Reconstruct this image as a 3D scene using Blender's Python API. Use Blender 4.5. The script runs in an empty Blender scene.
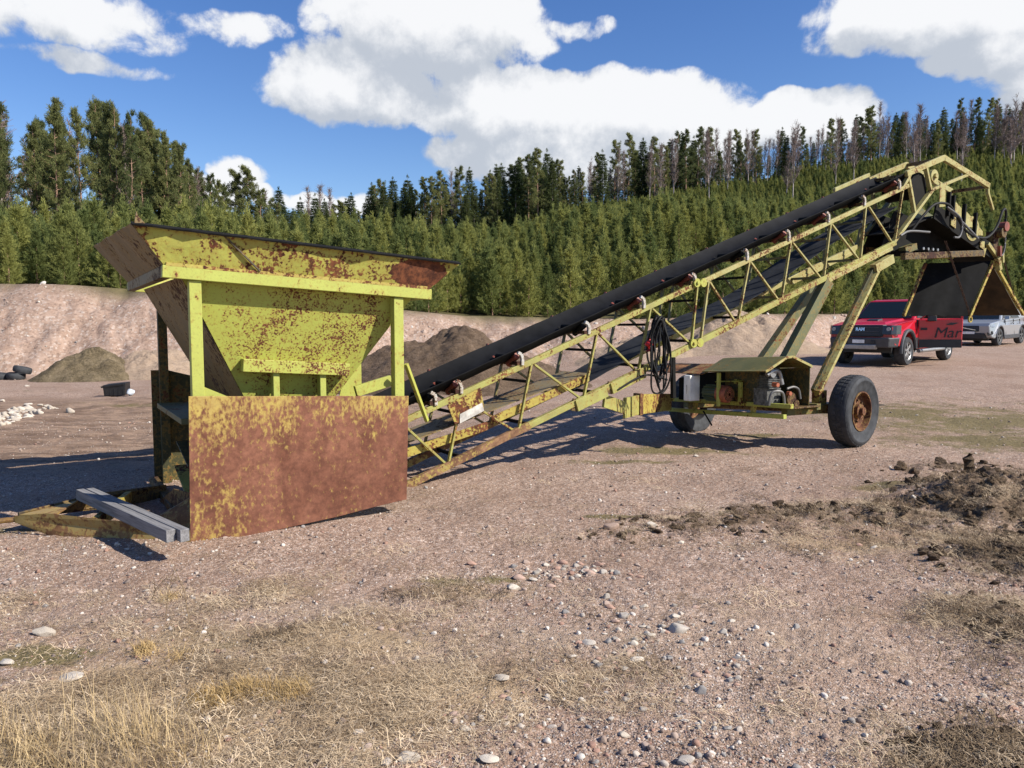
import bpy, bmesh, math, random
import numpy as np
from statistics import NormalDist
from mathutils import Vector, Matrix

R = math.radians
random.seed(7)
rng = np.random.default_rng(7)
scene = bpy.context.scene
col = scene.collection

# ------------------------------------------------------------------ camera
CAM_H = 1.6
cam_d = bpy.data.cameras.new('camera')
cam = bpy.data.objects.new('camera', cam_d)
col.objects.link(cam)
cam.location = (0, 0, CAM_H)
cam.rotation_euler = (R(90) - math.atan((384 - 326) / 769.0), 0, 0)
cam_d.sensor_fit = 'HORIZONTAL'
cam_d.sensor_width = 36.0
cam_d.lens = 36.0 * 769.0 / 1024.0
cam_d.clip_start = 0.05
cam_d.clip_end = 3000
scene.camera = cam

# ------------------------------------------------------------------ light
SUN_EL, SUN_AZ = R(38), R(111)          # azimuth from +Y clockwise
sun_dir = Vector((math.sin(SUN_AZ) * math.cos(SUN_EL), math.cos(SUN_AZ) * math.cos(SUN_EL), math.sin(SUN_EL)))
sl = bpy.data.lights.new('sun', 'SUN')
sl.energy = 5.0
sl.angle = R(0.53)
sl.color = (1.0, 0.94, 0.84)
so = bpy.data.objects.new('sun', sl)
col.objects.link(so)
so.rotation_euler = sun_dir.to_track_quat('Z', 'Y').to_euler()

vs = scene.view_settings
scene.display_settings.display_device = 'sRGB'
vs.view_transform = 'Standard'
vs.look = 'None'
vs.gamma = 1
vs.use_curve_mapping = False
vs.exposure = 0.60

# node helpers -------------------------------------------------------
class NT:
    def __init__(self, tree):
        self.t = tree
    def n(self, typ, **kw):
        nd = self.t.nodes.new(typ)
        for k, v in kw.items():
            setattr(nd, k, v)
        return nd
    def link(self, a, b):
        self.t.links.new(a, b)
    def put(self, sock, v):
        if isinstance(v, bpy.types.NodeSocket):
            self.link(v, sock)
        else:
            sock.default_value = v
    def math(self, op, a, b=0.0, c=None, clamp=False):
        m = self.n('ShaderNodeMath', operation=op)
        m.use_clamp = clamp
        self.put(m.inputs[0], a); self.put(m.inputs[1], b)
        if c is not None:
            self.put(m.inputs[2], c)
        return m.outputs[0]
    def noise(self, vec, scale, detail=5.0, rough=0.55, dist=0.0, col=False):
        nd = self.n('ShaderNodeTexNoise')
        if vec is not None:
            self.link(vec, nd.inputs['Vector'])
        nd.inputs['Scale'].default_value = scale
        nd.inputs['Detail'].default_value = detail
        nd.inputs['Roughness'].default_value = rough
        nd.inputs['Distortion'].default_value = dist
        return nd.outputs['Color' if col else 'Fac']
    def vor(self, vec, scale, out='Distance', feature='F1', rnd=1.0):
        nd = self.n('ShaderNodeTexVoronoi', feature=feature)
        if vec is not None:
            self.link(vec, nd.inputs['Vector'])
        nd.inputs['Scale'].default_value = scale
        nd.inputs['Randomness'].default_value = rnd
        return nd.outputs[out]
    def smooth(self, v, a, b):
        m = self.n('ShaderNodeMapRange', interpolation_type='SMOOTHSTEP')
        self.put(m.inputs['Value'], v)
        self.put(m.inputs['From Min'], a); self.put(m.inputs['From Max'], b)
        return m.outputs['Result']
    def mix(self, f, a, b, blend='MIX'):
        m = self.n('ShaderNodeMix', data_type='RGBA', blend_type=blend)
        m.clamp_factor = True
        self.put(m.inputs[0], f)
        for s, v in ((m.inputs[6], a), (m.inputs[7], b)):
            if isinstance(v, (tuple, list)):
                v = tuple(v) + (1.0,) * (4 - len(v))
            self.put(s, v)
        return m.outputs[2]
    def ramp(self, f, stops, interp='LINEAR'):
        r = self.n('ShaderNodeValToRGB')
        r.color_ramp.interpolation = interp
        e = r.color_ramp.elements
        while len(e) > 1:
            e.remove(e[-1])
        e[0].position = stops[0][0]; e[0].color = tuple(stops[0][1]) + (1.0,)
        for p, c in stops[1:]:
            x = e.new(p); x.color = tuple(c) + (1.0,)
        self.put(r.inputs[0], f)
        return r.outputs[0]
    def attr(self, name):
        a = self.n('ShaderNodeAttribute', attribute_name=name)
        return a.outputs['Fac']
    def vmath(self, op, a, b):
        m = self.n('ShaderNodeVectorMath', operation=op)
        self.put(m.inputs[0], a); self.put(m.inputs[1], b)
        return m.outputs[0]

# ------------------------------------------------------------------ world
PHI = math.atan((384 - 326) / 769.0)
def pix_ray(px, py):
    u = (px - 512) / 769.0; v = (384 - py) / 769.0
    return Vector((u, math.cos(PHI) + v * math.sin(PHI), -math.sin(PHI) + v * math.cos(PHI)))
def azel(px, py):
    r = pix_ray(px, py).normalized()
    return math.atan2(r.x, r.y), math.asin(r.z)

w = bpy.data.worlds.new('World')
scene.world = w
w.use_nodes = True
wt = NT(w.node_tree)
w.node_tree.nodes.clear()
SKY_STRENGTH = 0.05
sky = wt.n('ShaderNodeTexSky', sky_type='NISHITA')
sky.sun_disc = False
sky.sun_elevation = SUN_EL
sky.sun_rotation = SUN_AZ
sky.air_density = 1.0
sky.dust_density = 0.15
sky.ozone_density = 2.2
tc = wt.n('ShaderNodeTexCoord')
sep = wt.n('ShaderNodeSeparateXYZ')
wt.link(tc.outputs['Generated'], sep.inputs[0])
AZ = wt.math('ARCTAN2', sep.outputs[0], sep.outputs[1])
EL = wt.math('ARCSINE', sep.outputs[2])
# clouds: (px, py, half-width px, half-height px, weight), turned into directions in the sky
CL = [(440, 22, 98, 62, 1.0), (352, 82, 74, 46, 1.0), (520, 108, 105, 42, 1.0), (632, 112, 110, 46, 1.0), (775, 124, 82, 30, .95),
      (590, 150, 150, 44, .95), (318, 22, 22, 30, .4),
      (25, 2, 125, 32, .55), (100, 60, 75, 12, .38), (228, 22, 58, 18, .44),
      (945, 12, 112, 40, .95), (1012, 52, 62, 22, .85), (1160, 40, 110, 46, 1.0),
      (235, 182, 30, 20, .85), (195, 195, 36, 22, .75), (330, 205, 50, 12, .7), (262, 200, 18, 11, .75), (578, 26, 36, 12, .42), (1500, 0, 240, 70, 1.0)]
comb = wt.n('ShaderNodeCombineXYZ')
wt.link(AZ, comb.inputs[0]); wt.link(EL, comb.inputs[1])
AE = comb.outputs[0]
def cloud_density(vec):
    s = wt.n('ShaderNodeSeparateXYZ'); wt.link(vec, s.inputs[0])
    wn = wt.noise(vec, 7.0, 4.0, .55, 0, True)
    warp = wt.vmath('MULTIPLY', wt.vmath('SUBTRACT', wn, (.5, .5, .5)), (.11, .07, 0))
    v2 = wt.vmath('ADD', vec, warp)
    s2 = wt.n('ShaderNodeSeparateXYZ'); wt.link(v2, s2.inputs[0])
    tot = None
    for (px, py, rx, ry, wgt) in CL:
        a, e = azel(px, py)
        dx = wt.math('MULTIPLY', wt.math('SUBTRACT', s2.outputs[0], a), 769.0 / rx * .8)
        dy = wt.math('MULTIPLY', wt.math('SUBTRACT', s2.outputs[1], e), 769.0 / ry * .95)
        d2 = wt.math('ADD', wt.math('MULTIPLY', dx, dx), wt.math('MULTIPLY', dy, dy))
        b = wt.math('MULTIPLY', wt.math('SUBTRACT', 1.0, d2, clamp=True), wgt)
        tot = b if tot is None else wt.math('MAXIMUM', tot, b)
    f = wt.noise(vec, 17.0, 11.0, .62, .2)
    d = wt.math('ADD', tot, wt.math('MULTIPLY', wt.math('SUBTRACT', f, .5), 1.35))
    return wt.math('MULTIPLY', d, wt.smooth(tot, 0.0, .25)), f
D0, F0 = cloud_density(AE)
D1, F1 = cloud_density(wt.vmath('ADD', AE, (.022, .05, 0)))
alpha = wt.smooth(D0, .10, .40)
shade = wt.smooth(wt.math('ADD', wt.math('SUBTRACT', D0, D1), wt.math('MULTIPLY', wt.math('SUBTRACT', wt.noise(AE, 30, 9, .65), .5), .85)), -.42, .50)
K = 2 ** -vs.exposure / SKY_STRENGTH
cl_col = wt.mix(shade, tuple(v * K * 1.0 for v in (.55, .595, .665)), tuple(v * K for v in (.97, .975, .985)))
sky_rgb = wt.n('ShaderNodeHueSaturation')
sky_rgb.inputs['Saturation'].default_value = 1.27
sky_rgb.inputs['Hue'].default_value = .514
sky_rgb.inputs['Value'].default_value = 1.95
wt.link(sky.outputs[0], sky_rgb.inputs['Color'])
final = wt.mix(wt.math('MULTIPLY', alpha, .96), sky_rgb.outputs[0], cl_col)
bg = wt.n('ShaderNodeBackground'); wt.link(final, bg.inputs['Color'])
bg.inputs['Strength'].default_value = SKY_STRENGTH
wo = wt.n('ShaderNodeOutputWorld'); wt.link(bg.outputs[0], wo.inputs['Surface'])

# ------------------------------------------------------------------ materials
def new_mat(name):
    m = bpy.data.materials.new(name)
    m.use_nodes = True
    m.node_tree.nodes.clear()
    t = NT(m.node_tree)
    out = t.n('ShaderNodeOutputMaterial')
    b = t.n('ShaderNodeBsdfPrincipled')
    t.link(b.outputs[0], out.inputs['Surface'])
    return m, t, b
def obj_co(t):
    return t.n('ShaderNodeTexCoord').outputs['Object']
def bump(t, b, h, strength=.3, dist=.01):
    n = t.n('ShaderNodeBump')
    n.inputs['Strength'].default_value = strength
    n.inputs['Distance'].default_value = dist
    t.link(h, n.inputs['Height'])
    t.link(n.outputs[0], b.inputs['Normal'])
def simple(name, c, rough=.6, metal=0.0, var=.15, scale=8.0, spec=.5):
    m, t, b = new_mat(name)
    co = obj_co(t)
    n = t.noise(co, scale, 6, .6)
    lo = tuple(v * (1 - var) for v in c); hi = tuple(min(1, v * (1 + var)) for v in c)
    t.link(t.mix(t.smooth(n, .3, .7), lo, hi), b.inputs['Base Color'])
    b.inputs['Roughness'].default_value = rough
    b.inputs['Metallic'].default_value = metal
    b.inputs['Specular IOR Level'].default_value = spec
    bump(t, b, n, .1, .01)
    return m
RUST_LO, RUST_HI = (.055, .018, .010), (.22, .075, .03)
def rusty(name, paint, paint2, amount, scale=1.0, rust_lo=RUST_LO, rust_hi=RUST_HI, topband=None, streak=False, patch=None, pk=.6, wts=(.62, .62, .76), soft=1.0, bias=None):
    """weathered paint: rust breaks through in clusters of flakes"""
    m, t, b = new_mat(name)
    co = obj_co(t)
    if streak:
        mp = t.n('ShaderNodeMapping'); t.link(co, mp.inputs[0]); mp.inputs['Scale'].default_value = (1, 1, .6)
        co2 = mp.outputs[0]
    else:
        co2 = co
    big = t.noise(co2, 1.7 * scale, 4, .6)
    mid = t.noise(co2, 9 * scale, 6, .65, .3)
    fine = t.noise(co2, 30 * scale, 6, .62)
    v = t.math('ADD', t.math('MULTIPLY', big, wts[0]), t.math('ADD', t.math('MULTIPLY', mid, wts[1]), t.math('MULTIPLY', fine, wts[2])))
    if topband:
        z0, z1, k = topband
        s = t.n('ShaderNodeSeparateXYZ'); t.link(co, s.inputs[0])
        v = t.math('ADD', v, t.math('MULTIPLY', t.smooth(s.outputs[2], z1, z0), k))
    if bias:
        dp = t.n('ShaderNodeVectorMath', operation='DOT_PRODUCT'); t.link(co, dp.inputs[0]); dp.inputs[1].default_value = bias[0]
        v = t.math('ADD', v, t.math('MULTIPLY', t.smooth(dp.outputs['Value'], bias[1], bias[2]), bias[3]))
    if patch:
        d = t.vmath('SUBTRACT', co, patch[0])
        d = t.vmath('DIVIDE', d, patch[1])
        ln = t.n('ShaderNodeVectorMath', operation='LENGTH'); t.link(d, ln.inputs[0])
        v = t.math('ADD', v, t.math('MULTIPLY', t.smooth(ln.outputs['Value'], 1.15 if pk > .3 else 1.6, .8 if pk > .3 else .2), pk))
    thr = 1.0 + .112 * NormalDist().inv_cdf(1 - amount)
    mask = t.smooth(v, thr - .03 * soft, thr + .05 * soft)
    halo = t.smooth(v, thr - .16, thr + .02)
    pn = t.noise(co, 5 * scale, 5, .6)
    pc = t.mix(t.smooth(pn, .35, .7), paint, paint2)
    pc = t.mix(t.math('MULTIPLY', t.smooth(t.noise(co, 60, 3, .6), .5, .75), .35), pc, (.16, .13, .05))
    pc = t.mix(t.math('MULTIPLY', halo, .45), pc, (.33, .20, .035))
    rn = t.noise(co, 14 * scale, 8, .7)
    rc = t.mix(t.smooth(rn, .35, .68), rust_lo, rust_hi)
    rc = t.mix(t.smooth(t.noise(co2, 2.2 * scale, 5, .65), .34, .66), t.mix(1.0, rc, (.66, .60, .58), 'MULTIPLY'), t.mix(1.0, rc, (1.08, 1.10, 1.12), 'MULTIPLY'))
    t.link(t.mix(mask, pc, rc), b.inputs['Base Color'])
    t.link(t.math('ADD', .55, t.math('MULTIPLY', mask, .35)), b.inputs['Roughness'])
    b.inputs['Specular IOR Level'].default_value = .35
    h = t.math('ADD', t.math('MULTIPLY', mask, .5), t.math('MULTIPLY', t.noise(co, 55, 6, .7), .5))
    bump(t, b, h, .35, .006)
    return m
LIME, LIME2 = (.385, .41, .085), (.345, .345, .070)
PALE, PALE2 = (.38, .35, .145), (.30, .27, .10)
M = {}
M['lime'] = rusty('lime_paint', LIME, LIME2, .14)
M['truss'] = rusty('truss_paint', (.335, .335, .095), (.27, .245, .080), .22, 1.3)
M['lime_clean'] = rusty('lime_paint_sound', (.39, .42, .090), (.365, .38, .080), .085)
M['hopper'] = rusty('hopper_paint', (.37, .40, .078), (.36, .37, .072), .12, 2.0, (.07, .022, .012), (.20, .07, .03), wts=(.5, .5, .95), soft=1.2, patch=((-2.05, -2.46, 1.5), (.7, .6, .6)), pk=.14)
M['rim'] = rusty('hopper_rim_paint', (.385, .39, .080), (.36, .33, .075), .27, 1.3, patch=((-1.20, -2.36, 2.035), (.25, .22, .115)))
M['panel'] = rusty('rusted_panel', (.42, .31, .080), (.34, .23, .075), .965, 1.3, (.15, .060, .036), (.25, .105, .062), topband=(1.06, .60, -.19), streak=True, wts=(.5, .55, 1.0), soft=3.2, bias=((.8526, .5225, 0), -3.0, -4.25, -.13))
M['end_shade'] = rusty('hopper_end_shaded', (.15, .115, .05), (.11, .085, .04), .30, .9, (.03, .013, .008), (.09, .04, .02))  # rusty hopper paint with the shade of the left end put into its colour
M['pale'] = rusty('faded_paint', PALE, PALE2, .20, 1.3)
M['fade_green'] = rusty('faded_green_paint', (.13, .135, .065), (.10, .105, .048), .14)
M['olive'] = rusty('olive_cover_paint', (.095, .098, .035), (.13, .125, .045), .12)
M['olive_shade'] = rusty('shaded_olive', (.035, .036, .016), (.05, .048, .02), .15)  # olive darkened for shaded surfaces: far hopper side, cover inside, leg side
M['rustroof'] = rusty('rusted_cover', (.20, .16, .06), (.16, .13, .05), .55, 1.0, (.12, .045, .018), (.30, .13, .05))
M['rust'] = rusty('bare_rust', (.17, .10, .045), (.14, .075, .035), .60, 1.0, (.075, .03, .016), (.18, .075, .035))
M['rust_yel'] = rusty('rusty_yellow', (.40, .34, .075), (.34, .26, .06), .40, 1.2)
M['chord_rust'] = rusty('chord_mud_rust', (.33, .28, .08), (.25, .17, .07), .70, 1.0, (.13, .065, .035), (.27, .15, .08))
M['skid'] = rusty('skid_rust', (.32, .24, .09), (.27, .18, .075), .50, 1.0, (.17, .085, .04), (.30, .165, .07))
M['darkrust'] = rusty('dark_rust', (.06, .045, .03), (.05, .035, .02), .5, 1.0, (.03, .012, .008), (.08, .03, .018))
M['dark'] = simple('dark_parts_shade', (.008, .0075, .0065), .85, 0, .3, 8, .2)  # near-black for dark parts; also carries the lip's shadow and engine-bay shade
M['rubber'] = simple('belt_rubber', (.0065, .0068, .008), .65, 0, .4, 5, .12)
M['rubber_grey'] = simple('grey_belt_rubber', (.020, .0215, .025), .7, 0, .5, 4, .2)  # lighter bluish grey for the return run than for the carrying belt
M['flap'] = simple('rubber_flap', (.0045, .0045, .005), .8, 0, .6, 4, .12)
M['tyre'] = simple('tyre_rubber', (.040, .042, .046), .75, 0, .3, 12, .3)
M['white'] = simple('white_enamel', (.82, .82, .78), .45)
M['plate_white'] = simple('dirty_white_plate', (.50, .47, .42), .6, 0, .3, 14)
M['bracket'] = rusty('scuffed_bracket', (.50, .49, .46), (.42, .40, .37), .25, 3.0)
M['steel'] = simple('grey_steel', (.33, .33, .33), .45, .7)
M['alu'] = simple('engine_alloy', (.11, .11, .105), .6, .3, .6, 22)
M['roller'] = simple('red_oxide_roller', (.20, .05, .03), .6, 0, .3)
M['red'] = simple('red_plastic', (.62, .03, .03), .4)
M['cable'] = simple('black_cable', (.010, .010, .010), .7, 0, .15, 8, .25)
M['hose'] = simple('grey_hose', (.10, .10, .10), .6)
M['motor_red'] = simple('red_brown_fan_cowl', (.30, .085, .04), .6, 0, .35, 20)
M['motor_green'] = simple('green_motor_body', (.07, .09, .045), .6)
M['pan'] = rusty('muddy_pan', (.15, .12, .075), (.20, .165, .09), .35, 1.0, (.07, .04, .022), (.16, .09, .05))
M['wood'] = None
M['trim_pipe'] = simple('dull_pipe', (.16, .155, .15), .6, .5)
M['chain'] = simple('chain_rust', (.07, .035, .02), .7)
M['splitter'] = simple('splitter_inside', (.045, .026, .012), .9, 0, .5, 5)
M['tarp'] = simple('black_plastic', (.012, .012, .013), .5, 0, .3)
M['bag'] = simple('pale_plastic_bag', (.48, .52, .56), .5)

def wood_mat():
    m, t, b = new_mat('weathered_timber')
    co = obj_co(t)
    mp = t.n('ShaderNodeMapping'); t.link(co, mp.inputs[0]); mp.inputs['Scale'].default_value = (1.2, 26, 26)
    g = t.noise(mp.outputs[0], 2.2, 8, .65, .8)
    c = t.ramp(g, [(.25, (.06, .056, .056)), (.5, (.19, .185, .188)), (.75, (.29, .285, .285))])
    t.link(c, b.inputs['Base Color'])
    b.inputs['Roughness'].default_value = .85
    bump(t, b, g, .4, .004)
    return m
M['wood'] = wood_mat()

# ------------------------------------------------------------------ mesh helpers
class MB:
    def __init__(self):
        self.v = []; self.f = []; self.sm = []
    def add(self, vs_, fs, smooth=False):
        o = len(self.v)
        self.v += [Vector(p) for p in vs_]
        self.f += [tuple(i + o for i in f) for f in fs]
        self.sm += [smooth] * len(fs)
        return self
    def hexa(self, b, t):       # 4 bottom, 4 top, both counter-clockwise seen from above
        self.add(list(b) + list(t), [(3, 2, 1, 0), (4, 5, 6, 7), (0, 1, 5, 4), (1, 2, 6, 5), (2, 3, 7, 6), (3, 0, 4, 7)])
        return self
    def box(self, lo, hi):
        x0, y0, z0 = lo; x1, y1, z1 = hi
        return self.hexa([(x0, y0, z0), (x1, y0, z0), (x1, y1, z0), (x0, y1, z0)], [(x0, y0, z1), (x1, y0, z1), (x1, y1, z1), (x0, y1, z1)])
    def bar(self, p, q, wd, ht, up=(0, 0, 1)):
        p = Vector(p); q = Vector(q); d = (q - p).normalized(); up = Vector(up)
        s = d.cross(up)
        if s.length < 1e-4:
            s = d.cross(Vector((C31, S31, 0)))
        s.normalize(); u = s.cross(d).normalized()
        a, b = s * wd / 2, u * ht / 2
        return self.hexa([p - a - b, p + a - b, q + a - b, q - a - b], [p - a + b, p + a + b, q + a + b, q - a + b])
    def plate(self, pts, t, off=None):
        pts = [Vector(p) for p in pts]
        n = Vector((0, 0, 0))
        for i in range(len(pts)):
            a, b = pts[i], pts[(i + 1) % len(pts)]
            n += a.cross(b)
        n.normalize()
        if off is not None:
            n = Vector(off).normalized()
        k = len(pts)
        a = [p - n * t / 2 for p in pts]; b = [p + n * t / 2 for p in pts]
        self.add(a + b, [tuple(range(k - 1, -1, -1)), tuple(range(k, 2 * k))] + [(i, (i + 1) % k, k + (i + 1) % k, k + i) for i in range(k)])
        return self
    def tube(self, pts, r, n=8, cap=True):
        pts = [Vector(p) for p in pts]
        rs = r if isinstance(r, (list, tuple)) else [r] * len(pts)
        rings = []
        for i, p in enumerate(pts):
            d = (pts[min(i + 1, len(pts) - 1)] - pts[max(i - 1, 0)]).normalized()
            a = d.cross(Vector((0, 0, 1)))
            if a.length < .05:
                a = d.cross(Vector((1, 0, 0)))
            a.normalize(); b = d.cross(a)
            rings.append([p + (a * math.cos(2 * math.pi * k / n) + b * math.sin(2 * math.pi * k / n)) * rs[i] for k in range(n)])
        vs_ = [p for r_ in rings for p in r_]
        fs = []
        for i in range(len(pts) - 1):
            for k in range(n):
                fs.append((i * n + k, i * n + (k + 1) % n, (i + 1) * n + (k + 1) % n, (i + 1) * n + k))
        if cap:
            fs.append(tuple(range(n - 1, -1, -1))); fs.append(tuple((len(pts) - 1) * n + k for k in range(n)))
        return self.add(vs_, fs, True)
    def hose(self, pts, r, n=8, sub=6):
        P = [Vector(p) for p in pts]; P = [P[0] * 2 - P[1]] + P + [P[-1] * 2 - P[-2]]; o = []
        for i in range(1, len(P) - 2):
            for k in range(sub):
                t = k / sub; a, b, c, d = P[i - 1:i + 3]
                o.append(.5 * ((2 * b) + (c - a) * t + (2 * a - 5 * b + 4 * c - d) * t * t + (3 * b - a - 3 * c + d) * t ** 3))
        o.append(P[-2]); return self.tube(o, r, n)
    def lathe(self, prof, centre, axis, n=40, closed=True):
        ax = Vector(axis).normalized(); c = Vector(centre)
        a = ax.cross(Vector((0, 0, 1)))
        if a.length < .05:
            a = ax.cross(Vector((1, 0, 0)))
        a.normalize(); b = ax.cross(a)
        vs_ = []
        for (r, h) in prof:
            for k in range(n):
                t = 2 * math.pi * k / n
                vs_.append(c + ax * h + (a * math.cos(t) + b * math.sin(t)) * r)
        fs = []
        m = len(prof)
        for i in range(m if closed else m - 1):
            j = (i + 1) % m
            for k in range(n):
                fs.append((i * n + k, i * n + (k + 1) % n, j * n + (k + 1) % n, j * n + k))
        return self.add(vs_, fs, True)
    def disc(self, c, axis, r, h, n=20):
        ax = Vector(axis).normalized(); c = Vector(c)
        return self.tube([c - ax * h / 2, c + ax * h / 2], r, n)
    def build(self, name, mat, parent=None, origin=None, bevel=0.0, M4=None):
        me = bpy.data.meshes.new(name)
        o = Vector(origin) if origin is not None else Vector((0, 0, 0))
        me.from_pydata([tuple(p - o) for p in self.v], [], self.f)
        bm = bmesh.new(); bm.from_mesh(me)
        bmesh.ops.recalc_face_normals(bm, faces=bm.faces)
        bm.to_mesh(me); bm.free()
        me.polygons.foreach_set('use_smooth', self.sm)
        if any(self.sm):
            try:
                me.set_sharp_from_angle(angle=R(40))
            except Exception:
                pass
        ob = bpy.data.objects.new(name, me)
        col.objects.link(ob)
        for mm in (mat if isinstance(mat, (list, tuple)) else [mat]):
            me.materials.append(mm)
        if parent is not None:
            ob.parent = parent
        if bevel:
            bv = ob.modifiers.new('bevel', 'BEVEL'); bv.width = bevel; bv.segments = 2; bv.limit_method = 'ANGLE'; bv.angle_limit = R(50)
        return ob

def tag(o, label=None, cat=None, group=None, kind=None):
    if label: o['label'] = label
    if cat: o['category'] = cat
    if group: o['group'] = group
    if kind: o['kind'] = kind
    return o
def empty(name, loc=(0, 0, 0), rz=0.0, parent=None):
    o = bpy.data.objects.new(name, None)
    col.objects.link(o)
    o.empty_display_size = .2
    o.location = loc; o.rotation_euler = (0, 0, rz)
    if parent: o.parent = parent
    return o
def link_copy(o, parent=None):
    c = o.copy(); col.objects.link(c)
    if parent is not None: c.parent = parent
    return c
def copy_tree(o, parent=None):
    c = link_copy(o, parent)
    for ch in [x for x in o.children]:
        copy_tree(ch, c)
    return c

# ------------------------------------------------------------------ terrain
def vnoise(x, y, seed=0.0):
    x = np.asarray(x, float); y = np.asarray(y, float)
    i = np.floor(x); j = np.floor(y); fx = x - i; fy = y - j
    fx = fx * fx * fx * (fx * (fx * 6 - 15) + 10); fy = fy * fy * fy * (fy * (fy * 6 - 15) + 10)
    def h(a, b):
        v = np.sin(a * 127.1 + b * 311.7 + seed * 74.7) * 43758.5453
        return v - np.floor(v)
    return (h(i, j) * (1 - fx) + h(i + 1, j) * fx) * (1 - fy) + (h(i, j + 1) * (1 - fx) + h(i + 1, j + 1) * fx) * fy
def fbm(x, y, oct=4, seed=0.0, gain=.5):
    s = 0; a = 1; t = 0
    for k in range(oct):
        s = s + a * (vnoise(np.asarray(x) * 2 ** k + 17.3 * k, np.asarray(y) * 2 ** k - 9.1 * k, seed + k) - .5)
        t += a; a *= gain
    return s / t * 2
def sstep(v, a, b):
    t = np.clip((np.asarray(v, float) - a) / (b - a), 0, 1)
    return t * t * (3 - 2 * t)
def blob(x, y, cx, cy, rx, ry, ang=0.0):
    c, s = math.cos(ang), math.sin(ang)
    dx = (x - cx) * c + (y - cy) * s; dy = -(x - cx) * s + (y - cy) * c
    return np.exp(-((dx / rx) ** 2 + (dy / ry) ** 2))
def gpix(px, py, z=0.0):
    r = pix_ray(px, py); t = (z - CAM_H) / r.z
    return r.x * t, r.y * t
def sod_mask(x, y):
    """the ridge of dug-up turf and soil that crosses the right foreground"""
    m = 0
    for (px, py, rx, ry, k) in [(1015, 500, .85, .8, 1.0), (970, 520, .7, .55, .9), (1040, 560, .6, .5, .95), (900, 520, .8, .42, .66), (810, 520, .8, .34, .52),
                                (720, 530, .7, .28, .44), (630, 540, .5, .2, .32), (1005, 755, .42, .2, .6), (1060, 640, .35, .45, .5), (960, 470, .8, .3, .5)]:
        cx, cy = gpix(px, py)
        m = np.maximum(m, k * blob(x, y, cx, cy, rx, ry))
    return m
BX = np.array([-60, -30, -16, -9, -2, 5, 12, 17, 22, 40, 80.])
BF = np.array([24, 24, 23.6, 24.5, 28, 29.5, 30, 36, 40, 42, 45.])       # foot of the bank
BT = np.array([3.6, 3.4, 3.05, 2.6, 1.98, 1.9, 2.1, 2.2, 2.3, 2.6, 3.0])    # height of its top
BR = np.array([4.6, 4.4, 4.2, 4.0, 3.6, 3.4, 3.4, 4, 4, 5, 6.])
KU = np.array([-1.4, -.7, -.45, -.27, .0, .25, .63, .9, 1.6])
KK = np.array([.07, .072, .076, .086, .150, .256, .345, .36, .35])
RIDGE = 128.0
def hgt(x, y, micro=True):
    x = np.asarray(x, float); y = np.asarray(y, float)
    z = .036 * np.clip(y - 11.5, 0, 25) * sstep(x, -1, 9)
    z = z - .10 * blob(x, y, 2.9, 12.25, 1.1, .8)
    foot = np.interp(x, BX, BF) + 1.1 * fbm(x * .22, y * .05, 3, 5.0) + .35 * fbm(x * .9, y * .2, 2, 6.0)
    run = np.interp(x, BX, BR); top = np.interp(x, BX, BT)
    t = (y - foot) / run
    prof = np.clip(t, 0, 1) ** .85
    bank = np.clip(top - z, 0, 9) * prof
    z = z + bank * (y > 5)
    far = np.clip(y - foot - run, 0, None)
    u = x / np.maximum(y, 4)
    k = np.interp(u, KU, KK)
    d = np.minimum(far, RIDGE - 30)
    z = z + np.where(y > 5, k * d * sstep(far, 0, 14) + .03 * np.clip(far - (RIDGE - 30), 0, 60), 0)
    z = z + sstep(far, 4, 30) * 1.4 * fbm(x * .035, y * .035, 3, 9.0)
    # low swells everywhere, ruts and clods
    z = z + .07 * fbm(x * .16, y * .16, 2, 1.0) * sstep(np.hypot(x, y), 3, 9)
    # spoil along the bank face
    face = np.clip(prof * (1 - prof) * 4, 0, 1) * (y > 5)
    z = z + face * (.26 * fbm(x * .55, y * .8, 4, 3.0) + .16 * fbm(x * 1.9, y * 1.9, 4, 4.0, .65))
    z = z + face * .10 * (np.abs(fbm(x * 1.3 + .4 * fbm(x * .8, y * .8, 2, 23.), y * .12, 3, 24.0)) - .2)
    if micro:
        r = np.hypot(x, y)
        nr = 1 - sstep(r, 16, 30)
        z = z + nr * (.030 * fbm(x * 1.1, y * 1.1, 3, 11.0) + .012 * fbm(x * 5, y * 5, 3, 12.0) + .006 * fbm(x * 22, y * 22, 2, 13.0))
        m = sod_mask(x, y)
        rag = np.clip(.55 + .9 * fbm(x * 2.6, y * 2.6, 4, 14.0, .62), 0, 1.6)
        cx, cy = gpix(1020, 512)
        z = z + .34 * blob(x, y, cx, cy, .75, .65) * np.clip(.7 + .8 * fbm(x * 2.1, y * 2.1, 4, 18.0, .6), .1, 1.6)
        z = z + m * (.15 * rag) + m * .05 * fbm(x * 14, y * 14, 3, 15.0)
        # wheel ruts of the loader, left middle distance
        rut = np.sin((y - .10 * x) * 2.2 + 1.5 * fbm(x * .2, y * .4, 2, 21.0))
        z = z + sstep(-x, -.5, 2) * sstep(y, 8.5, 10) * (1 - sstep(y, 17, 21)) * (.025 * rut + .03 * fbm(x * 2.2, y * 2.2, 3, 22.0))
    return z
def hz(x, y, micro=True):
    return float(hgt(np.array([x]), np.array([y]), micro)[0])

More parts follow.
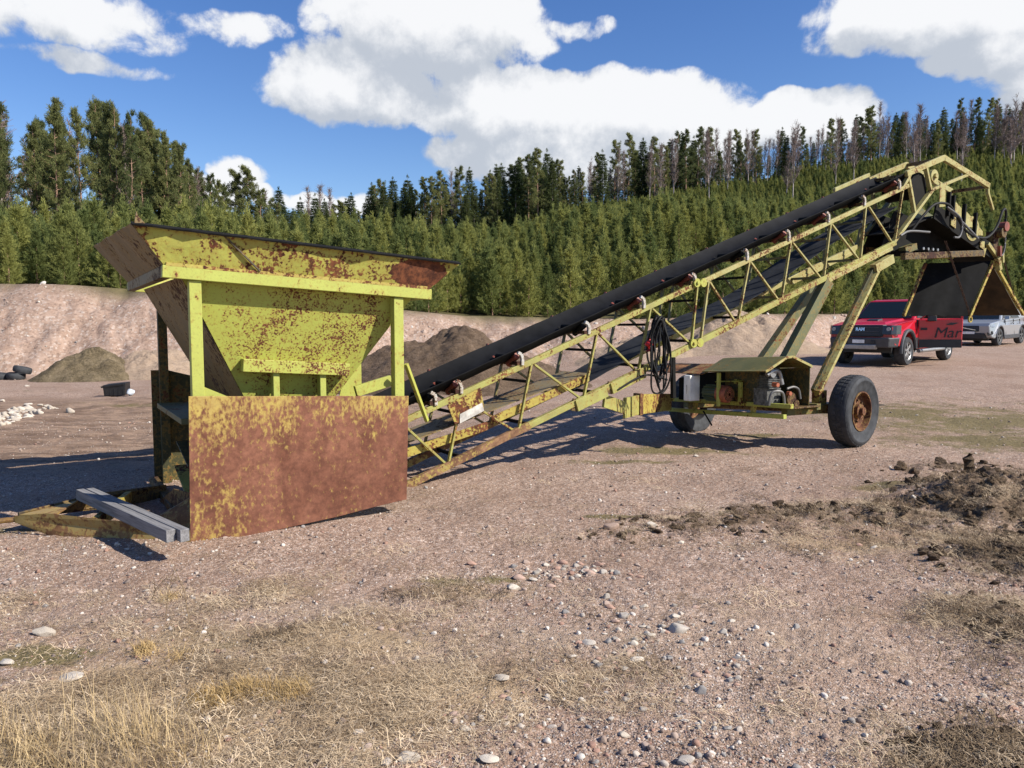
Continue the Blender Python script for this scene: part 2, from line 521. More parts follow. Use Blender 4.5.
def grid_mesh(name, X, Y, Z, wrap=False):
    ny, nx = X.shape
    me = bpy.data.meshes.new(name)
    me.vertices.add(nx * ny)
    me.vertices.foreach_set('co', np.stack([X, Y, Z], -1).astype(np.float32).ravel())
    ii, jj = np.meshgrid(np.arange(ny - 1), np.arange(nx if wrap else nx - 1), indexing='ij')
    j2 = (jj + 1) % nx
    q = np.stack([ii * nx + jj, ii * nx + j2, (ii + 1) * nx + j2, (ii + 1) * nx + jj], -1).reshape(-1, 4)
    n = len(q)
    me.loops.add(n * 4); me.loops.foreach_set('vertex_index', q.astype(np.int32).ravel())
    me.polygons.add(n)
    me.polygons.foreach_set('loop_start', np.arange(n, dtype=np.int32) * 4)
    me.polygons.foreach_set('loop_total', np.full(n, 4, dtype=np.int32))
    me.polygons.foreach_set('use_smooth', np.ones(n, dtype=bool))
    me.update(calc_edges=True)
    me.validate()
    return me
def set_attr(me, name, arr):
    a = me.attributes.new(name, 'FLOAT', 'POINT')
    a.data.foreach_set('value', np.asarray(arr, np.float32).ravel())

az_f = np.linspace(-R(42), R(42), 760)
az_b = np.linspace(R(42), 2 * math.pi - R(42), 120)[1:-1]
azs = np.concatenate([az_f, az_b])
rr = np.concatenate([[.02, .3, .7, 1.1, 1.5, 1.9], np.geomspace(2.2, 16, 460), np.geomspace(16.08, 48, 230)[1:], np.geomspace(48, 200, 80)[1:], np.geomspace(200, 2500, 25)[1:]])
AZg, RRg = np.meshgrid(azs, rr)
GX = RRg * np.sin(AZg); GY = RRg * np.cos(AZg)
GZ = hgt(GX, GY)
gm = grid_mesh('ground', GX, GY, GZ, True)

# ground cover masks (what lies where), read by the ground's material
def pm(lst, X, Y):
    m = 0
    for (px, py, rx, ry, k) in lst:
        cx, cy = gpix(px, py)
        m = np.maximum(m, k * blob(X, Y, cx, cy, rx, ry))
    return m
def grass_mask(X, Y):
    m = pm([(60, 740, .75, .55, 1.1), (180, 690, .9, .35, .9), (330, 720, .8, .4, 1.0), (470, 690, .7, .35, .9), (470, 610, .9, .3, .42), (250, 640, 1.3, .28, .62), (560, 670, .45, .3, .5),
            (330, 590, .5, .2, .4), (470, 590, .6, .25, .7), (150, 600, .7, .16, .4), (950, 540, .9, .4, .55), (850, 545, 1.0, .3, .45), (980, 620, .3, .25, .4)], X, Y)
    return np.clip(m + .45 * fbm(X * 1.3, Y * 1.3, 4, 31.0) * (m > .05), 0, 1)
def moss_mask(X, Y):
    m = pm([(690, 452, 1.3, .35, .9), (620, 462, .8, .2, .6), (880, 490, .5, .25, .95), (480, 578, .45, .16, .9), (960, 420, 2.8, 2.2, .75), (760, 436, 1.2, .35, .6), (1000, 440, 1.6, 1.2, .6),
            (615, 520, .4, .12, .7), (900, 440, 1.3, .8, .5), (40, 655, .35, .12, .7), (215, 650, .5, .12, .5), (105, 560, .2, .05, .3), (0, 530, .6, .2, .5), (140, 405, 2.2, .5, .35), (40, 390, 3, .4, .3)], X, Y)
    return np.clip(m * (1.15 + .9 * fbm(X * .9, Y * 1.5, 4, 33.0)), 0, 1)
def sandy_mask(X, Y):
    m = pm([(540, 640, .7, .22, .8), (260, 605, 1.2, .2, .6), (760, 640, .8, .5, .6), (850, 720, .7, .3, .6), (100, 620, .5, .12, .6), (430, 650, .5, .2, .7)], X, Y)
    return np.clip(m, 0, 1)
foot_l = np.interp(GX, BX, BF) + np.interp(GX, BX, BR)
wood = sstep(GY - foot_l, -.6, .8) * (GY > 5)
set_attr(gm, 'grass', grass_mask(GX, GY))
set_attr(gm, 'moss', moss_mask(GX, GY))
set_attr(gm, 'sandy', sandy_mask(GX, GY))
set_attr(gm, 'soil', np.clip(sod_mask(GX, GY) * 1.5 * (.85 + .5 * fbm(GX * 3, GY * 3, 4, 41.)), 0, 1))
set_attr(gm, 'wood', wood)
bankm = sstep(GY - np.interp(GX, BX, BF), -.5, 1.2) * (1 - wood) * (GY > 5)
set_attr(gm, 'bank', bankm)
mud = sstep(-GX, 0.0, 3.0) * sstep(GY, 7.5, 9.5) * (1 - sstep(GY, 15, 19)) * (GY > 0)
set_attr(gm, 'mud', mud)

def ground_mat():
    m, t, b = new_mat('gravel_ground')
    co = t.n('ShaderNodeNewGeometry').outputs['Position']
    # gravel: every stone its own tone
    vc = t.n('ShaderNodeTexVoronoi'); t.link(co, vc.inputs['Vector']); vc.inputs['Scale'].default_value = 105
    vc2 = t.n('ShaderNodeTexVoronoi'); t.link(co, vc2.inputs['Vector']); vc2.inputs['Scale'].default_value = 28
    tone = t.n('ShaderNodeSeparateColor'); t.link(vc.outputs['Color'], tone.inputs[0])
    tone2 = t.n('ShaderNodeSeparateColor'); t.link(vc2.outputs['Color'], tone2.inputs[0])
    g1 = t.ramp(tone.outputs[0], [(0, (.075, .052, .040)), (.22, (.19, .138, .108)), (.5, (.32, .24, .19)), (.75, (.42, .325, .27)), (.9, (.56, .47, .42)), (1, (.78, .74, .70))])
    g2 = t.ramp(tone2.outputs[0], [(0, (.16, .112, .086)), (.5, (.32, .24, .19)), (.86, (.42, .32, .265)), (1, (.62, .56, .52))])
    big = t.noise(co, .9, 5, .6)
    g = t.mix(.30, g1, g2)
    g = t.mix(t.smooth(big, .3, .7), g, t.mix(.25, g, (.32, .225, .17)))
    g = t.mix(t.math('MULTIPLY', t.smooth(t.noise(co, .55, 7, .68), .44, .64), .62), g, t.mix(.35, (.20, .135, .098), g))
    g = t.mix(1.0, g, (.98, .90, .83), 'MULTIPLY')
    fine = t.noise(co, 160, 3, .7)
    # sandy smooth spots
    sand = t.mix(t.smooth(t.noise(co, 40, 5, .7), .3, .7), (.27, .195, .135), (.40, .31, .225))
    g = t.mix(t.math('MULTIPLY', t.attr('sandy'), .75), g, sand)
    # mud
    mpm = t.n('ShaderNodeMapping'); t.link(co, mpm.inputs[0]); mpm.inputs['Scale'].default_value = (.45, 1.6, 1); mpm.inputs['Rotation'].default_value = (0, 0, -.1)
    mudc = t.mix(t.smooth(t.noise(mpm.outputs[0], 2.6, 8, .72), .38, .62), (.125, .078, .050), (.30, .205, .14))
    g = t.mix(t.math('MULTIPLY', t.attr('mud'), .85), g, mudc)
    # straw litter
    mp = t.n('ShaderNodeMapping'); t.link(co, mp.inputs[0]); mp.inputs['Scale'].default_value = (1, 2.0, 1); mp.inputs['Rotation'].default_value = (0, 0, .5)
    st = t.noise(mp.outputs[0], 45, 7, .75, 1.5)
    straw = t.ramp(st, [(.28, (.07, .045, .026)), (.45, (.25, .175, .10)), (.57, (.42, .31, .19)), (.74, (.58, .455, .31))])
    gm_ = t.smooth(t.math('ADD', t.attr('grass'), t.math('MULTIPLY', t.math('SUBTRACT', t.noise(co, 7, 6, .7), .5), 1.1)), .25, .75)
    g = t.mix(t.math('MULTIPLY', gm_, .85), g, straw)
    # moss
    mo = t.ramp(t.noise(co, 30, 6, .75), [(.3, (.045, .045, .014)), (.55, (.155, .125, .050)), (.75, (.27, .21, .11))])
    mm_ = t.smooth(t.math('ADD', t.attr('moss'), t.math('MULTIPLY', t.math('SUBTRACT', t.noise(co, 2.6, 10, .8), .5), 2.4)), .30, .78)
    g = t.mix(t.math('MULTIPLY', mm_, .85), g, mo)
    # dug soil
    so_ = t.ramp(t.noise(co, 16, 8, .75), [(.3, (.035, .024, .016)), (.50, (.13, .088, .056)), (.68, (.30, .22, .14))])
    sm_ = t.smooth(t.math('ADD', t.attr('soil'), t.math('MULTIPLY', t.math('SUBTRACT', t.noise(co, 6, 6, .75), .5), 1.3)), .3, .7)
    g = t.mix(t.math('MULTIPLY', sm_, .92), g, so_)
    # cut bank: pink gravel with scattered pale stones
    bn = t.ramp(t.noise(co, 2.6, 10, .76), [(.28, (.25, .165, .118)), (.5, (.41, .285, .215)), (.72, (.52, .385, .305))])
    bs = t.math('MULTIPLY', t.smooth(t.vor(co, 5.5), .22, .12), t.smooth(t.noise(co, .45, 4, .6), .50, .62))
    bn = t.mix(t.math('MULTIPLY', bs, .8), bn, (.56, .51, .47))
    bt = t.n('ShaderNodeSeparateColor'); bv = t.n('ShaderNodeTexVoronoi'); t.link(co, bv.inputs['Vector']); bv.inputs['Scale'].default_value = 14; t.link(bv.outputs['Color'], bt.inputs[0])
    bn = t.mix(t.math('MULTIPLY', t.smooth(bt.outputs[0], .35, .0), .55), bn, (.17, .115, .085))
    bn = t.mix(t.math('MULTIPLY', t.smooth(bt.outputs[1], .78, 1.0), .6), bn, (.56, .48, .42))
    g = t.mix(t.attr('bank'), g, bn)
    # forest floor
    wf = t.ramp(t.noise(co, 1.4, 7, .7), [(.3, (.05, .045, .02)), (.55, (.11, .095, .04)), (.75, (.20, .155, .085))])
    g = t.mix(t.attr('wood'), g, wf)
    t.link(g, b.inputs['Base Color'])
    b.inputs['Roughness'].default_value = .95
    b.inputs['Specular IOR Level'].default_value = .2
    h = t.math('ADD', t.math('MULTIPLY', t.math('SUBTRACT', 1.0, vc.outputs['Distance']), .4), t.math('ADD', t.math('MULTIPLY', t.math('SUBTRACT', 1.0, vc2.outputs['Distance']), .55), t.math('MULTIPLY', t.noise(co, 18, 8, .75), .35)))
    h = t.math('ADD', h, t.math('MULTIPLY', t.math('MULTIPLY', t.attr('bank'), t.noise(co, 3.4, 12, .80)), 8.0))
    bump(t, b, h, .85, .016)
    return m
M['ground'] = ground_mat()
gm.materials.append(M['ground'])
ground = bpy.data.objects.new('ground', gm)
col.objects.link(ground)
tag(ground, kind='structure', label='pinkish gravel yard with patches of dry grass and a cut bank', cat='ground')

# ------------------------------------------------------------------ the conveyor
TH = R(31.5)
C31, S31 = math.cos(TH), math.sin(TH)
def W(s, c, z):
    return Vector((s * C31 - c * S31, s * S31 + c * C31, z))
SD = Vector((C31, S31, 0)); CD = Vector((-S31, C31, 0)); ZD = Vector((0, 0, 1))
mroot = empty('gravel_conveyor', tuple(W(5.0, 7.3, 0)))
tag(mroot, 'rusty lime green mobile gravel conveyor with feed hopper, lattice boom and rubber wheels', 'conveyor')
ML = mroot.location.copy()
def part(mb, name, mat, parent=None, bevel=.004):
    return mb.build(name, M[mat], parent or mroot, ML, bevel)
def pgroup(name, parent=None):          # an Empty part (sits at the root's origin)
    return empty(name, (0, 0, 0), 0, parent or mroot)

def onc(px, py, c):
    r = pix_ray(px, py); rc = -r.x * S31 + r.y * C31; t = c / rc
    return t * (r.x * C31 + r.y * S31), CAM_H + t * r.z
# ---- hopper
NC, FC = 6.05, 8.55
def lerp(a, b, t): return a + (b - a) * t
hop = None
zN = lambda s: lerp(1.09, 1.01, (s - .9) / 1.74)
beam_z = lambda s: lerp(1.99, 1.87, (s - .76) / 2.09)
# funnel walls (top ring under the beams -> throat)
top = [W(.90, 6.105, beam_z(.9) - .02), W(2.74, 6.105, beam_z(2.74) - .02), W(2.74, 8.44, beam_z(2.74) - .02), W(.90, 8.44, beam_z(.9) - .02)]
thr = [W(1.50, 6.44, .80), W(1.97, 6.44, .78), W(1.97, 8.08, .78), W(1.50, 8.08, .80)]
mb = MB(); mb.plate([top[0], top[1], thr[1], thr[0]], .012)
hop = part(mb, 'hopper', 'hopper', None, 0)
for i in (1, 2, 3):
    mb = MB(); mb.plate([top[i], top[(i + 1) % 4], thr[(i + 1) % 4], thr[i]], .012)
    wl = part(mb, 'funnel_wall', 'end_shade' if i == 3 else 'hopper', hop, 0)
def wavy(a, b, c, d, n=26, amp=.012, seed=0):
    """a dented sheet: a-b lower edge, d-c upper edge"""
    rs = random.Random(seed); m_ = MB(); lo = []; up = []
    nrm = (b - a).cross(d - a).normalized()
    ph = rs.random() * 6
    for k in range(n + 1):
        t = k / n
        lo.append(a.lerp(b, t)); q = d.lerp(c, t)
        q = q + nrm * amp * (.5 * math.sin(t * 9 + ph) + .6 * math.sin(t * 23 + ph * 2)) + ZD * (amp * .35 * math.sin(t * 17 + ph) + rs.uniform(-.004, .004))
        up.append(q)
    md = [lo[k].lerp(up[k], .55) + nrm * amp * .5 * math.sin(k * .55) for k in range(n + 1)]
    rows = [lo, md, up]; vs_ = []; t_ = .006
    for sgn in (-1, 1):
        for r_ in rows:
            vs_ += [p + nrm * t_ * sgn for p in r_]
    m = n + 1; fs = []
    for r_ in range(2):
        for k in range(n):
            q = (r_ * m + k, r_ * m + k + 1, (r_ + 1) * m + k + 1, (r_ + 1) * m + k)
            fs.append(q); fs.append(tuple(3 * m + v for v in reversed(q)))
    for k in range(n):
        fs.append((2 * m + k, 2 * m + k + 1, 5 * m + k + 1, 5 * m + k)); fs.append((k + 1, k, 3 * m + k, 3 * m + k + 1))
    for k in (0, n):
        for r_ in range(2):
            fs.append((r_ * m + k, (r_ + 1) * m + k, (4 + r_) * m + k, (3 + r_) * m + k))
    return m_.add(vs_, fs, False)
# flared rim
rb = [W(.775, 6.02, beam_z(.77) + .045), W(2.85, 6.02, beam_z(2.85) + .045), W(2.85, 8.58, beam_z(2.85) + .045), W(.775, 8.58, beam_z(.77) + .045)]
def on_plane(px, py, c):
    s_, z_ = onc(px, py, c); return W(s_, c, z_)
rt = [on_plane(131, 223, 5.93), on_plane(459, 263, 5.93), W(3.02, 8.78, 2.26), W(.50, 8.78, 2.40)]
for i in range(4):
    rp = part(wavy(rb[i], rb[(i + 1) % 4], rt[(i + 1) % 4], rt[i], 30, .010 if i != 3 else .012, i), 'rim_panel', ('rim', 'rim', 'rim', 'end_shade')[i], hop, 0)
mb = MB(); mb.plate([rt[0] + Vector((.02, 0, -.01)), rt[0] + SD * .10 + ZD * -.01, rt[0] + SD * .045 + ZD * .05, rt[0] + SD * .035 + ZD * .085], .008)
part(mb, 'torn_corner', 'darkrust', hop, 0)
mb = MB(); mb.bar(rt[0].lerp(rt[1], .235) - CD * .010, W(1.44, 5.992, beam_z(1.44) + .06), .012, .012); part(mb, 'weld_seam', 'darkrust', hop, 0)
mb = MB(); rs = random.Random(8); LV = [rs.uniform(.022, .058) for _ in range(24)]
for k in range(40):
    a, b = rt[0].lerp(rt[1], k / 40), rt[0].lerp(rt[1], (k + 1) / 40)
    dd = lambda q: lerp(LV[int(q / 2)], LV[int(q / 2) + 1], (q / 2) % 1)
    d0, d1 = dd(k), dd(k + 1)
    mb.plate([a - CD * d0 - ZD * .012, b - CD * d1 - ZD * .012, b + CD * .01 + ZD * .008, a + CD * .01 + ZD * .008], .012)
part(mb, 'rolled_lip', 'dark', hop, 0)  # near-black colour puts the shadow band under the rim edge into the lip
mb = MB(); mb.bar(W(.785, 6.005, beam_z(.785) + .052), W(2.85, 6.005, beam_z(2.85) + .052), .02, .026); part(mb, 'rust_seam', 'rust_yel', hop, 0)
# beams
mb = MB(); mb.bar(W(.76, 6.03, beam_z(.76)), W(2.87, 6.03, beam_z(2.87)), .07, .088); part(mb, 'rim_beam', 'lime_clean', hop)
mb = MB(); mb.bar(W(.76, 8.57, beam_z(.76)), W(2.87, 8.57, beam_z(2.87)), .07, .088); part(mb, 'rim_beam', 'lime', hop)
mb = MB(); mb.bar(W(.795, 6.066, beam_z(.79)), W(.795, 8.534, beam_z(.79)), .07, .085); part(mb, 'rim_beam', 'end_shade', hop)
mb = MB(); mb.bar(W(2.83, 6.066, beam_z(2.83)), W(2.83, 8.534, beam_z(2.83)), .07, .085); part(mb, 'rim_beam', 'lime', hop)
# posts
def post(s, c, z0, z1, mat):
    mb = MB(); mb.bar(W(s, c, z0), W(s, c, z1), .085, .085, tuple(SD)); return part(mb, 'corner_post', mat, hop)
post(.98, 6.06, .0, beam_z(.98) - .046, 'lime_clean'); post(2.575, 6.06, .16, beam_z(2.6) - .046, 'lime_clean')
post(1.06, 8.53, -.05, beam_z(1.0) - .046, 'olive_shade'); post(2.62, 8.53, .0, beam_z(2.6) - .046, 'lime')
# near skirt: the big rusted plate
mb = MB()
edge = [(.885, -.005), (1.35, .0), (2.0, .055), (2.35, .10), (2.612, .125), (2.64, 1.01), (.905, 1.09)]
mb.plate([W(s, 5.985, z) for s, z in edge], .010); part(mb, 'skirt_panel', 'panel', hop, .002)
mb = MB(); mb.plate([W(.96, 6.03, 1.18), W(.96, 6.03, 1.075), W(1.20, 6.03, 1.065)], .01, tuple(CD)); part(mb, 'gusset', 'lime', hop, 0)
mb = MB(); mb.plate([W(s, 8.60, z) for s, z in ((.95, -.02), (2.6, .05), (2.64, 1.0), (1.45, 1.05), (1.1, 1.15), (.95, 1.15))], .010); part(mb, 'skirt_panel', 'olive_shade', hop, 0)
# bracket on the funnel
mb = MB(); mb.bar(W(1.34, 6.235, 1.295), W(2.20, 6.235, 1.235), .10, .10); br = part(mb, 'bracket', 'hopper', hop)
for s in (1.60, 1.98):
    mb = MB(); mb.bar(W(s, 6.26, 1.0), W(s, 6.26, 1.23), .09, .05, tuple(SD)); part(mb, 'bracket_leg', 'lime_clean', br)
# inner ledge, plates and the tail pulley
mb = MB()

mb.plate([W(.98, 6.9, .80), W(1.30, 6.9, .80), W(1.30, 8.45, .80), W(.98, 8.45, .80)], .05); part(mb, 'ledge', 'fade_green', hop)
mb = MB(); mb.plate([W(1.05, 7.1, .38), W(1.5, 7.1, .38), W(1.5, 7.75, .52), W(1.05, 7.75, .52)], .012); part(mb, 'ledge', 'olive_shade', hop)
mb = MB(); mb.plate([W(1.02, 7.0, .12), W(1.5, 7.0, .12), W(1.5, 7.7, .30), W(1.02, 7.7, .30)], .012); part(mb, 'ledge', 'rust_yel', hop)  # yellow colour stands in for sunlit bits low inside the hopper
mb = MB(); mb.plate([W(2.35, 7.05, .75), W(2.62, 7.05, .72), W(2.62, 7.05, 1.30), W(2.50, 7.05, 1.32)], .01); part(mb, 'throat_plate', 'lime_clean', hop, 0)
mb = MB(); mb.bar(W(2.45, 6.75, 1.00), W(2.80, 6.75, 1.09), .05, .10); part(mb, 'throat_bar', 'lime_clean', hop)
tp = MB()
tp.lathe([(.17, -.06), (.235, -.06), (.235, .06), (.17, .06)], W(2.72, 8.25, 1.14), CD, 36)
pul = part(tp, 'tail_pulley', 'rust_yel', None, 0)
mb = MB(); mb.disc(W(2.72, 8.27, 1.14), CD, .165, .03, 30); part(mb, 'pulley_web', 'dark', pul, 0)

# ---- tow skid
sk = MB()
# near rail: deep channel, nose up
sk.plate([W(-.22, 7.02, .08), W(.0, 6.80, .00), W(.50, 6.30, -.03), W(.88, 5.98, -.01), W(.88, 5.98, .10), W(.50, 6.30, .145), W(.0, 6.80, .17), W(-.22, 7.02, .13)], .02, tuple((SD * .7 + CD * -.7)))
skid = part(sk, 'tow_skid', 'skid', None, .003)
mb = MB(); mb.plate([W(-.20, 7.10, .09), W(.35, 7.45, .02), W(.95, 7.75, -.02), W(.95, 7.75, .12), W(.35, 7.45, .16), W(-.20, 7.10, .14)], .02, tuple(SD * .5 - CD * .8)); part(mb, 'skid_rail', 'darkrust', skid)
mb = MB(); mb.plate([W(-.19, 7.05, .125), W(.05, 6.86, .135), W(.22, 7.34, .135)], .012); part(mb, 'nose_plate', 'skid', skid, 0)
mb = MB(); mb.tube([W(-1.2, 7.25, .07), W(-.7, 7.13, .08), W(-.15, 7.04, .10)], .022, 8); part(mb, 'tow_bar', 'rust', skid, 0)
mb = MB(); mb.plate([W(.50, 6.42, .0), W(.90, 6.02, .0), W(.93, 6.04, .22), W(.98, 6.3, .30), W(.75, 6.6, .10)], .012, tuple(SD * .6 + CD * -.5 + ZD * .6)); part(mb, 'skid_gusset', 'skid', skid, 0)
mb = MB(); mb.plate([W(.88, 7.6, .0), W(.98, 6.3, .0), W(.98, 6.3, .30), W(.92, 7.0, .22)], .012); part(mb, 'skid_gusset', 'rust', skid, 0)
mb = MB(); mb.bar(W(.28, 6.56, .08), W(.62, 7.56, .08), .05, .10); part(mb, 'cross_bar', 'rust_yel', skid)
mb = MB(); mb.bar(W(.93, 6.05, .03), W(.93, 8.5, .03), .08, .08); part(mb, 'cross_bar', 'darkrust', skid)

# ---- lattice boom
def line(p, q, s):
    t = (s - p[0]) / (q[0] - p[0]); return p[1] + (q[1] - p[1]) * t
NCt, FCt = 7.0, 7.62
topL = lambda s: line((3.04, .665), (7.03, 2.135), s)
topU = lambda s: line((7.03, 2.135), (11.40, 3.745), s)
botL = lambda s: line((3.03, .005), (6.95, 1.375), s)
botU = lambda s: line((6.95, 1.375), (11.06, 2.85), s)
ztop = lambda s: topL(s) if s < 7.03 else topU(s)
zbot = lambda s: botL(s) if s < 6.95 else botU(s)
# brace nodes read off the near side once, as stations along the boom (top station, bottom station)
braces = [(3.02, 3.50, 'd'), (3.68, 3.52, 'v'), (3.66, 4.32, 'd'), (4.53, 4.37, 'v'), (4.55, 5.20, 'd'), (5.42, 5.24, 'v'), (5.44, 6.02, 'd'), (6.22, 6.05, 'v'), (6.24, 6.90, 'd'), (6.98, 6.90, 'v'),
          (7.17, 7.06, 'v'), (7.19, 7.68, 'd'), (7.90, 7.72, 'v'), (7.93, 8.50, 'd'), (8.70, 8.55, 'v'), (8.74, 9.38, 'd'), (9.53, 9.42, 'v'), (9.56, 10.22, 'd'), (10.32, 10.24, 'v'), (10.40, 11.02, 'd'), (11.22, 11.06, 'v')]
def boom_side(c, near):
    mb = MB()
    mb.bar(W(6.95, c, botL(6.95)), W(11.08, c, botU(11.08)), .055, .075)
    mb.bar(W(3.5, c, zbot(3.5)), W(6.98, c, zbot(6.98)), .055, .07)
    side = part(mb, 'side_truss', 'truss' if near else 'pale')
    mb = MB(); mb.bar(W(2.75, c, ztop(2.75)), W(7.03, c, topL(7.03)), .05, .062); part(mb, 'top_chord', 'rust_yel' if not near else 'truss', side)
    mb = MB(); mb.bar(W(7.03, c, topU(7.03)), W(11.36, c, topU(11.36)), .05, .058); part(mb, 'top_chord', 'pale', side)
    mb = MB(); mb.bar(W(2.2, c, zbot(2.9) - .02), W(3.03, c, zbot(3.03)), .055, .075); mb.bar(W(3.03, c, zbot(3.03)), W(4.5, c, zbot(4.5)), .06, .08); part(mb, 'bottom_chord', 'chord_rust', side)
    for a, b, k in braces:
        if not near and not (a > 4 and a < 10): pass
        mb = MB(); dc = .012 if k == 'd' else -.006
        wdt = .034 if k == 'd' else .038
        mb.bar(W(a, c + dc, ztop(a) - .02), W(b, c + dc, zbot(b) + .02), .022, wdt, tuple(CD)); mb.v[:] = mb.v
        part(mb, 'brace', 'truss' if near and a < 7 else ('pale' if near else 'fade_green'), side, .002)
    # pinned joint between the two boom sections
    for s, zz in ((6.99, ztop(6.99)), (6.95, zbot(6.95))):
        mb = MB(); mb.disc(W(s - .05, c - .04, zz + .01), CD, .055, .03, 16); mb.disc(W(s + .06, c - .04, zz + .015), CD, .055, .03, 16)
        mb.disc(W(s - .05, c - .06, zz + .01), CD, .02, .03, 10); part(mb, 'joint_flange', 'lime', side, .002)
    # clamps on the lower chord
    for s0, s1 in ((5.12, 5.55), (5.62, 6.12)) if near else ():
        mb = MB(); mb.bar(W(s0, c - .01, zbot(s0) - .035), W(s1, c - .01, zbot(s1) - .035), .075, .13); part(mb, 'splice_plate', 'truss', side)
    for s in ((5.1, 5.6, 6.1, 9.50, 10.05, 10.55) if near else (9.1, 9.7, 10.3)):
        mb = MB(); mb.bar(W(s, c - .012, zbot(s) - .085), W(s + .03, c - .012, zbot(s) + .05), .085, .022, tuple(CD)); part(mb, 'clamp', 'darkrust', side, .002)
    mb = MB(); mb.bar(W(9.5, c - .005, zbot(9.5) - .055), W(10.98, c - .005, zbot(10.98) - .055), .065, .055); part(mb, 'splice_plate', 'pale', side)
    return side
near_side = boom_side(NCt, True)
far_side = boom_side(FCt, False)
# cross ties between the sides
for s in (3.7, 4.53, 5.42, 6.22, 7.05, 7.9, 8.7, 9.5, 10.3):
    mb = MB(); mb.bar(W(s, NCt + .03, zbot(s)), W(s, FCt - .03, zbot(s)), .035, .035); part(mb, 'cross_tie', 'dark' if s < 8 else 'fade_green', None, .002); mb = MB(); mb.bar(W(s, NCt + .03, ztop(s) - .22), W(s, FCt - .03, ztop(s) - .22), .03, .03); part(mb, 'cross_tie', 'dark' if s < 8 else 'fade_green', None, .002)

# ---- belts
def belt_strip(s0, s1, prof, n, sag=0.0):
    """prof: list of (c offset, z offset); a thin closed sheet"""
    mb = MB(); vs_ = []; k = len(prof)
    for sg in (0, 1):
        for i in range(n + 1):
            s = s0 + (s1 - s0) * i / n
            sg_ = sag * abs(math.sin((s - 3.3) / .8 * math.pi))
            for (c, dz) in prof:
                vs_.append(W(s, c, ztop(s) + dz - sg_ + (.010 if sg else 0)))
    N = (n + 1) * k; fs = []
    for i in range(n):
        for j in range(k - 1):
            q = (i * k + j, i * k + j + 1, (i + 1) * k + j + 1, (i + 1) * k + j)
            fs.append(q); fs.append(tuple(N + v for v in reversed(q)))
        for j in (0, k - 1):
            fs.append((i * k + j, (i + 1) * k + j, N + (i + 1) * k + j, N + i * k + j))
    for i in (0, n):
        for j in range(k - 1):
            fs.append((i * k + j, i * k + j + 1, N + i * k + j + 1, N + i * k + j))
    return mb.add(vs_, fs, True)
bp = belt_strip(2.35, 11.45, [(7.01, .20), (7.03, .175), (7.075, .14), (7.12, .105), (7.17, .085), (7.31, .08), (7.45, .085), (7.50, .105), (7.55, .15), (7.60, .205), (7.62, .235)], 60, .006)
part(bp, 'carrying_belt', 'rubber', None, 0)
mb = MB()
rs0 = belt_strip(5.15, 11.2, [(7.06, -.55), (7.2, -.555), (7.4, -.55), (7.58, -.53)], 60, .01)
# the return run hangs closer to the upper chord as it climbs
for i, p in enumerate(rs0.v):
    s = p.dot(SD); rs0.v[i] = p + ZD * (.02 + .30 * max(0, (s - 8.0) / 3.2) + .03 * math.sin(s * 2.1))
part(rs0, 'return_belt', 'rubber_grey', None, 0)
mb = MB(); mb.plate([W(2.4, 7.06, zbot(2.9) + .28), W(5.36, 7.06, zbot(5.36) + .235), W(5.36, 7.56, zbot(5.36) + .235), W(2.4, 7.56, zbot(2.9) + .28)], .012)
pan = part(mb, 'belt_pan', 'pan', None, 0)
for a, b in ((2.6, 4.02), (4.06, 5.36)):
    mb = MB(); mb.plate([W(a, 7.05, zbot(max(a, 3)) + .275), W(b, 7.05, zbot(b) + .24), W(b, 7.055, zbot(b) + .15), W(a, 7.055, zbot(max(a, 3)) + .18)], .012); part(mb, 'pan_lip', 'rust_yel', pan, 0)
# idlers
for i, s in enumerate((3.33, 3.62, 4.36, 5.25, 6.06, 6.88, 7.80, 8.60, 9.42, 10.22, 11.06)):
    zt = ztop(s) + .03
    mb = MB(); mb.bar(W(s, 6.97, zt + .02), W(s, 7.65, zt + .02), .05, .04)
    idl = part(mb, 'idler', 'darkrust')
    for sg in (-1, 1):
        c0 = 7.31 + sg * .12; c1 = 7.31 + sg * .30
        mb = MB(); mb.tube([W(s + .0, c0, zt + .005), W(s, c1, zt + .10)], .036, 12); part(mb, 'roller', 'roller' if i % 3 else 'dark', idl, 0)
        # curved end bracket
        zt = ztop(s) + (.03 if sg < 0 else .10)
        pts = [W(s + .04, 7.31 + sg * .335, zt + .00), W(s + .04, 7.31 + sg * .34, zt + .07), W(s + .025, 7.31 + sg * .34, zt + .115), W(s - .015, 7.31 + sg * .335, zt + .135)]
        mb = MB()
        for a, b in zip(pts[:-1], pts[1:]):
            mb.bar(a, b, .034, .036, tuple(CD))
        part(mb, 'end_bracket', 'bracket' if sg < 0 else 'roller', idl, .003)
    mb = MB(); mb.tube([W(s, 7.20, zt + .008), W(s, 7.42, zt + .008)], .038, 12); part(mb, 'roller', 'dark', idl, 0)
mb = MB(); mb.plate([W(10.5, 7.66, ztop(10.5) + .30), W(11.35, 7.66, ztop(11.35) + .30), W(11.38, 7.66, ztop(11.38) + .21), W(11.32, 7.66, ztop(11.3) + .20), W(11.28, 7.66, ztop(11.28) + .24), W(10.5, 7.66, ztop(10.5) + .24)], .05, tuple(CD)); part(mb, 'belt_guard', 'pale')
# strut hopper -> boom
mb = MB(); mb.bar(on_plane(406, 364, 6.55), on_plane(427, 421, 6.75), .035, .035); part(mb, 'hopper_strut', 'lime')
